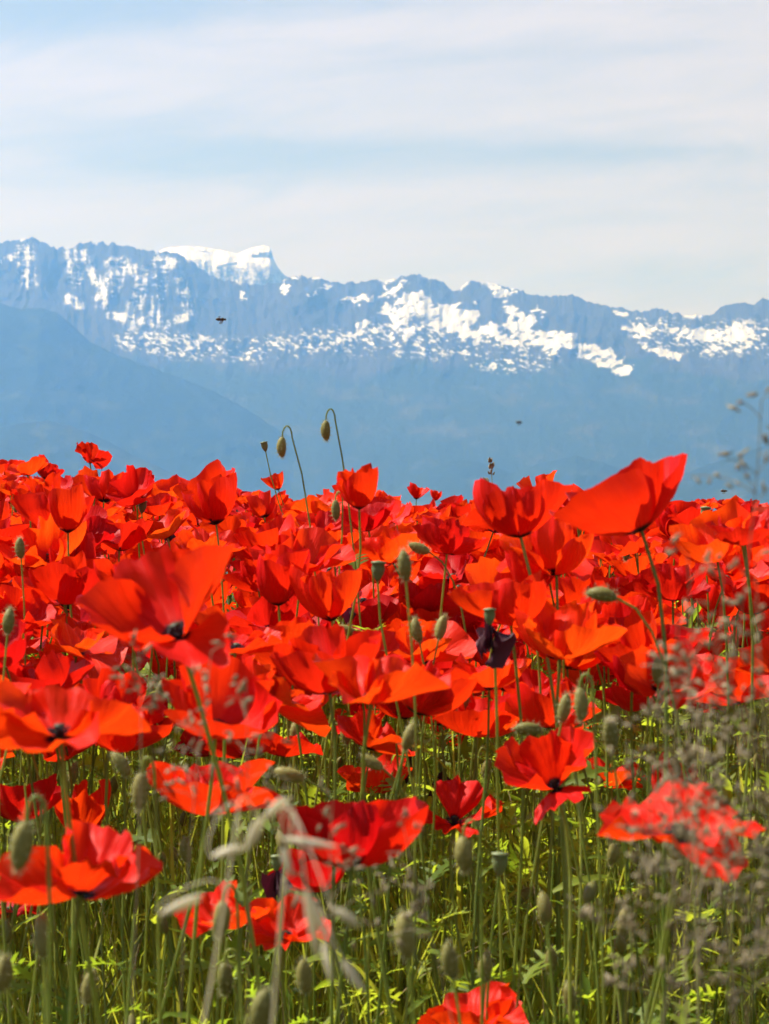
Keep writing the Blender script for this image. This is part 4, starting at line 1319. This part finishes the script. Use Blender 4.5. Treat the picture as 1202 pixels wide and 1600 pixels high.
# ------------------------------------------------------------------ wilted poppies and seed capsules
def build_wilted(px, py, hpx, label, seed):
    rng = np.random.default_rng(seed)
    d = 0.034 * FPX / hpx
    c = P(px, py, d)
    top = c + np.array([0, 0, 0.017])
    base = base_for(top, (rng.normal() * 0.02, 0.02), rng)
    root = link('wilted_poppy', None)
    root.location = base
    tag(root, label, 'wilted poppy', 'wilted poppies')
    ax = (rng.normal() * 0.15, rng.normal() * 0.1, 1)
    link('stem', stem_mesh(base, top, ax, 0.0012, 60, rng=rng), root)
    for i in range(4):
        ph = i * 1.57 + rng.uniform(-0.3, 0.3)
        V, F, uv = petal_arrays(rng, 0.034, ph, math.radians(38), -40, -100 + rng.uniform(-10, 25), 0, rng.uniform(0.6, 1.15), 3.6, 14, 10)
        V[:, :2] *= 0.52
        o = link('petal', mesh_arrays('petal', V, F, uv, [M_WILT]), root)
        o.location = Vector(top - base)
    o = link('seed_capsule', ME_CAPSULE, root)
    o.location = Vector(top - base)
    o.scale = (0.95, 0.95, 0.95)


for i, a in enumerate([(765, 1008, 66, 'dark purple wilted poppy with drooping petals left of the glowing orange poppy'), (640, 1186, 46, 'dark maroon wilted poppy low in the middle'),
                       (555, 966, 42, 'blackish purple wilted poppy in the middle of the crowd'), (690, 1226, 42, 'maroon wilted poppy left of the floppy red one'),
                       (264, 842, 30, 'nearly black wilted poppy above the largest red one'), (432, 1390, 62, 'blackish wilted poppy behind the pale oat husks'),
                       (390, 915, 28, 'dark wilted poppy right of the largest one'), (150, 1488, 40, 'dark red shrivelled poppy under the large ragged one')]):
    build_wilted(*a, seed=60 + i)


def build_capsule(px, py, wpx, label, seed, leany=0.0):
    rng = np.random.default_rng(seed)
    d = 0.013 * FPX / wpx
    top = P(px, py, d)
    base = base_for(top, (0.03 + leany, 0.02), rng)
    root = link('poppy_seed_head', None)
    root.location = base
    tag(root, label, 'seed head', 'poppy seed heads')
    ax = (-0.2 if leany else 0.05, 0, 1)
    link('stem', stem_mesh(base, top, ax, 0.0011, 60, rng=rng), root)
    o = link('seed_capsule', ME_CAPSULE, root)
    o.location = Vector(top - base)
    o.rotation_mode = 'QUATERNION'
    o.rotation_quaternion = quat_axis(ax, 0)
    o.scale = (1.3, 1.3, 1.25)


for i, a in enumerate([(415, 704, 11, 'small dark seed head leaning left of the hanging buds on the crest', 0.10), (780, 1365, 26, 'grey green seed head in the grass right of the floppy poppy', 0),
                       (18, 1108, 24, 'dark seed head before the very wide left edge poppy', 0), (222, 800, 14, 'tiny green seed head in the left crowd', 0),
                       (1102, 812, 16, 'pale seed head at the right just under the crest', 0), (590, 905, 22, 'pale round seed head left of the upright pale bud', 0)]):
    build_capsule(*a[:4], seed=90 + i, leany=a[4])


# ------------------------------------------------------------------ grasses in flower
def spikelet(V0, c, dirv, L, W, flat=0.7):
    dirv = dirv / np.linalg.norm(dirv)
    a = np.cross(dirv, (0.3, 1, 0.2))
    a /= np.linalg.norm(a)
    b = np.cross(dirv, a) * flat
    p = [c]
    for t, w in ((0.3, 1.0), (0.68, 0.75)):
        for k in range(5):
            an = k * 2 * math.pi / 5
            p.append(c + dirv * L * t + (a * math.cos(an) + b * math.sin(an)) * W * w)
    p.append(c + dirv * L)
    F = []
    for k in range(5):
        n = (k + 1) % 5
        F += [(0, 1 + n, 1 + k), (1 + k, 1 + n, 6 + n), (1 + k, 6 + n, 6 + k), (6 + k, 6 + n, 11)]
    V0.add(np.array(p), np.array(F))


def build_panicle(px, py, d, span, label, seed, dens=9, spread=0.45):
    """a branched brown meadow grass head, top at (px, py), span metres tall"""
    rng = np.random.default_rng(seed)
    top = P(px, py, d)
    base = base_for(top, (rng.normal() * 0.05 + 0.04, 0.06), rng)
    root = link('meadow_grass_head', None)
    root.location = base
    tag(root, label, 'grass head', 'brown grass heads in flower')
    pts = stem_points(base, top, (rng.normal() * 0.1, 0, 1), 22, rng=rng)
    V, F, uv = tube(pts - base, np.linspace(0.00055, 0.00022, 22), 5)
    link('stem', mesh_arrays('stem', V, F, uv, [M_SPIKE]), root)
    br, sp = Bag(), Bag()
    for k in range(dens):
        t = k / dens
        c = top - np.array([0, 0, span * t]) + (pts[-1] - top) * 0
        zz = c[2]
        i = int(np.argmin(np.abs(pts[:, 2] - zz)))
        o = np.array([np.interp(zz, pts[:, 2], pts[:, 0]), np.interp(zz, pts[:, 2], pts[:, 1]), zz]) - base
        for m in range(2 if k > 3 else 1):
            az = rng.uniform(0, 6.28)
            Ln = span * (0.16 + spread * t) * rng.uniform(0.6, 1.1)
            e = o + np.array([math.cos(az) * Ln * 0.8, math.sin(az) * Ln * 0.8, Ln * rng.uniform(-0.05, 0.55)])
            bp = bezier(o, o + (e - o) * 0.3 + (0, 0, 0.15 * Ln), o + (e - o) * 0.7 + (0, 0, 0.1 * Ln), e, 6)
            V, F, uv = tube(bp, np.full(6, 0.00022), 3)
            br.add(V, F, uv)
            for _ in range(int(2 + 2.2 * t + rng.integers(0, 2))):
                q = bp[rng.integers(2, 6)] + rng.normal(scale=0.0022, size=3)
                spikelet(sp, q, np.array([rng.normal() * 0.6, rng.normal() * 0.6, rng.normal() * 0.7 + 0.2]), rng.uniform(0.0040, 0.0075), rng.uniform(0.0007, 0.0013))
    link('branch', br.mesh('branch', [M_SPIKE]), root)
    tag(link('spikelets', sp.mesh('spikelets', [M_SPIKE]), root), kind='stuff')


PANS = [(1190, 625, 0.92, 0.050, 'airy brown grass head rising highest at the right edge against the blue hills'),
        (1075, 868, 0.88, 0.075, 'blurred brown grass head right of the tallest right poppy stem'),
        (1130, 900, 0.92, 0.08, None), (1182, 872, 0.86, 0.08, None), (1060, 965, 0.85, 0.08, None), (1118, 1000, 0.9, 0.08, None), (1178, 1000, 0.84, 0.085, None),
        (1035, 1085, 0.86, 0.08, None), (1095, 1090, 0.82, 0.08, None), (1160, 1105, 0.88, 0.085, None), (1200, 1080, 0.82, 0.08, None), (1020, 1180, 0.84, 0.075, None), (1120, 1190, 0.86, 0.08, None),
        (1185, 1200, 0.83, 0.08, None), (1000, 1290, 0.86, 0.07, None), (1080, 1310, 0.84, 0.07, None), (1150, 1290, 0.86, 0.07, None), (1195, 1310, 0.82, 0.07, None),
        (330, 1020, 0.95, 0.065, 'blurred grass head crossing the dark centred poppy left of centre'), (385, 1065, 0.92, 0.06, 'grass head just right of the one crossing the dark centred poppy'),
        (215, 1010, 0.98, 0.03, 'small blurred grass head under the largest red poppy'), (520, 1250, 0.92, 0.06, 'blurred grass head before the deep red middle poppy'),
        (630, 1290, 0.95, 0.05, 'small blurred grass head between the deep red and the floppy poppy')]
pan_label = neighbour_labels([(p[0], p[1] + 60) if p[4] is None else (-999, -999) for p in PANS], 'blurred brown grass head', 260)
for i, (px, py, d, sp, lab) in enumerate(PANS):
    lab = lab or pan_label.get(i)
    d, sp = d * 1.14, sp * 1.14
    build_panicle(px, py, d, sp, lab or 'blurred brown grass head in the thicket along the right edge', 400 + i, dens=8 if i else 7, spread=0.38 if i else 0.75)


def build_oat():
    rng = np.random.default_rng(17)
    d = 0.80
    husks = [(440, 1310, 545, 1325), (478, 1385, 500, 1520), (520, 1420, 570, 1455), (505, 1470, 520, 1550), (535, 1500, 575, 1560), (385, 1330, 420, 1262),
             (440, 1325, 460, 1380), (250, 1430, 330, 1390), (330, 1340, 395, 1322), (412, 1280, 460, 1240)]
    for tops, lab, hs in (((455, 1285), 'pale wild oat with drooping blurred husks at the bottom centre', husks[:5] + [husks[6]]),
                          ((372, 1270), 'grey green wild oat blurred at the bottom left', [husks[5], husks[7], husks[8], husks[9]])):
        top = P(tops[0], tops[1], d)
        base = base_for(top, (-0.02, 0.05), rng)
        root = link('wild_oat', None)
        root.location = base
        tag(root, lab, 'wild oat', 'wild oats')
        pts = stem_points(base, top, (0.2, 0, 1), 16, rng=rng)
        V, F, uv = tube(pts - base, np.linspace(0.0008, 0.0004, 16), 5)
        link('stem', mesh_arrays('stem', V, F, uv, [M_OAT]), root)
        for (x0, y0, x1, y1) in hs:
            dd = d + rng.uniform(-0.03, 0.05)
            a, b = P(x0, y0, dd), P(x1, y1, dd)
            zj = np.interp(a[2], pts[:, 2], np.arange(16)) if a[2] > pts[0, 2] else 0
            j = pts[min(15, int(zj) + 1)]
            arm = bezier(j, j + np.array([0, 0, 0.012]), a - (b - a) * 0.4 + np.array([0, 0, 0.006]), a, 8)
            bg = Bag()
            V, F, uv = tube(arm - base, np.full(8, 0.00025), 4)
            bg.add(V, F, uv)
            link('branch', bg.mesh('branch', [M_OAT]), root)
            L = np.linalg.norm(b - a)
            L *= 0.86
            prof = [(0.0003, 0), (0.0011, L * 0.12), (0.0017, L * 0.35), (0.0015, L * 0.62), (0.0007, L * 0.86), (0.0001, L)]
            V, F, uv = lathe(prof, 7)
            V[:, 1] *= 0.7
            m = rot_from(b - a, rng.uniform(0, 6))
            hk = Bag()
            hk.add(V @ m.T + (a - base), F, uv)
            # second glume, a little open
            m2 = rot_from((b - a) / L + rng.normal(scale=0.16, size=3), rng.uniform(0, 6))
            hk.add((V * np.array([0.9, 0.9, 0.92])) @ m2.T + (a - base), F, uv)
            link('husk', hk.mesh('husk', [M_OAT]), root)


build_oat()


def build_spike(px, py, d, label):
    rng = np.random.default_rng(5)
    top = P(px, py, d)
    base = base_for(top, (0.02, 0.0), rng)
    root = link('meadow_grass_head', None)
    root.location = base
    tag(root, label, 'grass head', 'brown grass heads in flower')
    pts = stem_points(base, top, (-0.08, 0, 1), 14, rng=rng)
    V, F, uv = tube(pts - base, np.linspace(0.0010, 0.0005, 14), 5)
    link('stem', mesh_arrays('stem', V, F, uv, [M_STEM]), root)
    sp = Bag()
    for t, off, n in ((0.0, 0, 10), (0.008, 0.001, 12), (0.016, 0.0, 8), (0.026, -0.005, 9)):
        for k in range(n):
            q = top - base - np.array([0, 0, t]) + np.array([off, 0, 0]) + rng.normal(scale=0.0014, size=3)
            spikelet(sp, q, np.array([rng.normal() * 0.4, rng.normal() * 0.4, 1]), 0.006, 0.0013)
    tag(link('spikelets', sp.mesh('spikelets', [M_SPIKE]), root), kind='stuff')


build_spike(767, 722, 3.2, 'thin grass with a knotty brown head above the crest right of centre')


# ------------------------------------------------------------------ grass, leaves and stems of the undergrowth
def blades(n, y0, y1, hlo, hhi, wlo, whi, seed, lean=0.35, wide=0.6):
    rng = np.random.default_rng(seed)
    y = np.sqrt(rng.uniform(y0 ** 2, y1 ** 2, n))
    x = rng.uniform(-1, 1, n) * (0.165 * y + 0.05 * y + wide)
    g = ground_z(x, y)
    # tufts
    keep = fbm(x * 3.1 + 9, y * 3.1 + 4, 2, 15) > 0.33
    x, y, g = x[keep], y[keep], g[keep]
    n = len(x)
    H = rng.uniform(hlo, hhi, n) * (0.70 + 0.30 * sstep(1.7, 2.7, y)) * (0.75 + 0.5 * fbm(x * 1.3, y * 1.3, 2, 19))
    W = rng.uniform(wlo, whi, n) * 0.5
    az = rng.uniform(0, 6.28, n)
    ln = np.abs(rng.normal(0, lean, n)) * H
    S = 5
    t = np.linspace(0, 1, S + 1)
    cx = x[:, None] + np.cos(az)[:, None] * ln[:, None] * t ** 2.2
    cy = y[:, None] + np.sin(az)[:, None] * ln[:, None] * t ** 2.2
    cz = g[:, None] + H[:, None] * (t - 0.22 * (ln / H)[:, None] * t ** 3)
    fa = rng.uniform(0, 6.28, n)
    w = W[:, None] * (1 - t ** 2.5 * 0.97)
    sx, sy = np.cos(fa)[:, None] * w, np.sin(fa)[:, None] * w
    Lf = np.stack([cx - sx, cy - sy, cz], -1)
    Rt = np.stack([cx + sx, cy + sy, cz], -1)
    V = np.stack([Lf, Rt], 2).reshape(n, (S + 1) * 2, 3)
    q = np.array([(2 * i, 2 * i + 1, 2 * i + 3, 2 * i + 2) for i in range(S)])
    F = (np.arange(n)[:, None, None] * (S + 1) * 2 + q[None]).reshape(-1, 4)
    return V.reshape(-1, 3), F


gb = Bag()
V, F = blades(16000, 1.1, 4.6, 0.26, 0.54, 0.0014, 0.0042, 1)
gb.add(V, F, None, 0)
V, F = blades(9000, 4.4, 9.5, 0.25, 0.5, 0.002, 0.005, 2)
gb.add(V, F, None, 0)
V, F = blades(1500, 1.0, 4.5, 0.25, 0.56, 0.0012, 0.0032, 3, 0.6)
gb.add(V, F, None, 1)
V, F = blades(500, 1.5, 4.0, 0.35, 0.58, 0.006, 0.011, 8, 0.4)
gb.add(V, F, None, 0)
tag(link('grass', gb.mesh('grass', [M_GRASS, M_STRAW])), kind='stuff')

lrng = np.random.default_rng(321)
LEAFS = [leaf_shape(lrng, 1.0, lrng.uniform(0.20, 0.42), int(lrng.integers(3, 7))) for _ in range(22)]
for _ in range(14):                       # narrow undivided leaves
    n_, wd, up_ = 5, lrng.uniform(0.07, 0.14), lrng.uniform(-0.1, 0.4)
    vv = []
    for t_ in np.linspace(0, 1, n_ + 1):
        z_ = up_ * t_ - 0.5 * t_ * t_ * lrng.uniform(0.8, 1.2)
        w_ = wd * math.sin(math.pi * min(0.12 + t_ * 0.86, 0.985))
        vv += [(t_, -w_, z_ + w_ * 0.4), (t_, 0, z_), (t_, w_, z_ + w_ * 0.4)]
    ff = []
    for i_ in range(n_):
        a_, b_ = i_ * 3, i_ * 3 + 3
        ff += [(a_, b_, b_ + 1), (a_, b_ + 1, a_ + 1), (a_ + 1, b_ + 1, b_ + 2), (a_ + 1, b_ + 2, a_ + 2)]
    LEAFS.append((np.array(vv), np.array(ff)))
lb = Bag()
for i in range(22000):
    y = math.sqrt(lrng.uniform(1.15 ** 2, 5.2 ** 2))
    x = lrng.uniform(-1, 1) * (0.215 * y + 0.5)
    if fbm(np.array([x * 2.3 + 3]), np.array([y * 2.3 + 7]), 2, 25)[0] < 0.40:
        continue
    V, F = LEAFS[i % len(LEAFS)]
    L = lrng.uniform(0.022, 0.062) * (0.7 if y < 1.9 else 1.0)
    el = lrng.uniform(0.0, 1.2)
    az = lrng.uniform(0, 6.28)
    Rm = np.array(Matrix.Rotation(az, 3, 'Z') @ Matrix.Rotation(-el, 3, 'Y') @ Matrix.Rotation(lrng.normal() * 0.5, 3, 'X'))
    z = float(ground_z(x, y)) + 0.56 * lrng.uniform(0.03, 1.0) ** 0.62 * (0.68 + 0.32 * float(sstep(1.7, 2.7, y)))
    lb.add((V * L) @ Rm.T + np.array([x, y, z]), F, None, 0)
tag(link('leafy_undergrowth', lb.mesh('leafy_undergrowth', [M_LEAF])), kind='stuff')

sb = Bag()
for i in range(1300):
    y = math.sqrt(lrng.uniform(1.3 ** 2, 6.5 ** 2))
    x = lrng.uniform(-1, 1) * (0.215 * y + 0.4)
    h = lrng.uniform(0.32, 0.60)
    b0 = np.array([x, y, float(ground_z(x, y)) - 0.01])
    tip = b0 + np.array([lrng.normal() * 0.10, lrng.normal() * 0.08, h])
    V, F, uv = tube(bezier(b0, b0 + (0, 0, h * 0.4), tip - (lrng.normal() * 0.02, 0, h * 0.25), tip, 7), np.linspace(0.0016, 0.0009, 7), 4)
    sb.add(V, F, uv, 0)
    if lrng.random() < 0.35:
        V, F, uv = lathe([(0.0006, 0), (0.0034, 0.003), (0.0046, 0.009), (0.0036, 0.015), (0.0004, 0.019)], 6)
        m = rot_from((lrng.normal() * 0.4, lrng.normal() * 0.4, lrng.choice([-1, 1, 1])), 0)
        sb.add(V @ m.T + tip, F, uv, 1)
tag(link('undergrowth_stems', sb.mesh('undergrowth_stems', [M_STEM, M_BUD])), kind='stuff')


# ------------------------------------------------------------------ insects in the air
def build_insect(px, py, d, L, yaw, label):
    c = P(px, py, d)
    root = link('flying_insect', None)
    root.location = c
    root.rotation_euler = (0, 0, yaw)
    tag(root, label, 'insect', 'insects in the air')
    k = L / 0.012
    b = Bag()
    V, F, uv = lathe([(0.0002, -0.006), (0.0012, -0.0048), (0.0020, -0.0025), (0.0017, -0.0004), (0.0009, 0.0), (0.0019, 0.0011), (0.0021, 0.0026), (0.0011, 0.0039), (0.0007, 0.0041),
                      (0.0014, 0.0049), (0.0012, 0.0058), (0.0002, 0.0063)], 8)
    V = V[:, [2, 1, 0]] * k
    b.add(V, F, uv)
    for s in (-1, 1):
        for xx in (0.0005, 0.0018, 0.003):
            pt = np.array([(xx, s * 0.001, -0.001), (xx - 0.001, s * 0.003, -0.003), (xx - 0.002, s * 0.0032, -0.0052)]) * k
            V, F, uv = tube(pt, [0.0002 * k] * 3, 4)
            b.add(V, F, uv)
    link('body', b.mesh('body', [M_BUG]), root)
    for s in (-1, 1):
        a = np.linspace(0, 2 * math.pi, 11)[:-1]
        V = np.stack([-0.0012 + 0.0016 * np.cos(a) - 0.0018 * (np.sin(a) * 0.5 + 0.5), s * (0.0012 + 0.0078 * (np.sin(a) * 0.5 + 0.5)), 0.0018 + 0.0012 * (np.sin(a) * 0.5 + 0.5)], -1) * k
        V = np.concatenate([V, V.mean(0, keepdims=True)])
        F = np.array([(i, (i + 1) % 10, 10) for i in range(10)])
        link('wing', mesh_arrays('wing', V, F, None, [M_WING]), root)


build_insect(345, 499, 3.0, 0.013, 0.25, 'dark flying insect in the air before the snowy cliff at the left')
build_insect(811, 660, 1.7, 0.005, 0.5, 'tiny blurred flying insect before the blue slopes right of centre')
build_insect(1131, 767, 4.5, 0.013, 0.1, 'small dark flying insect just above the poppies at the right crest')
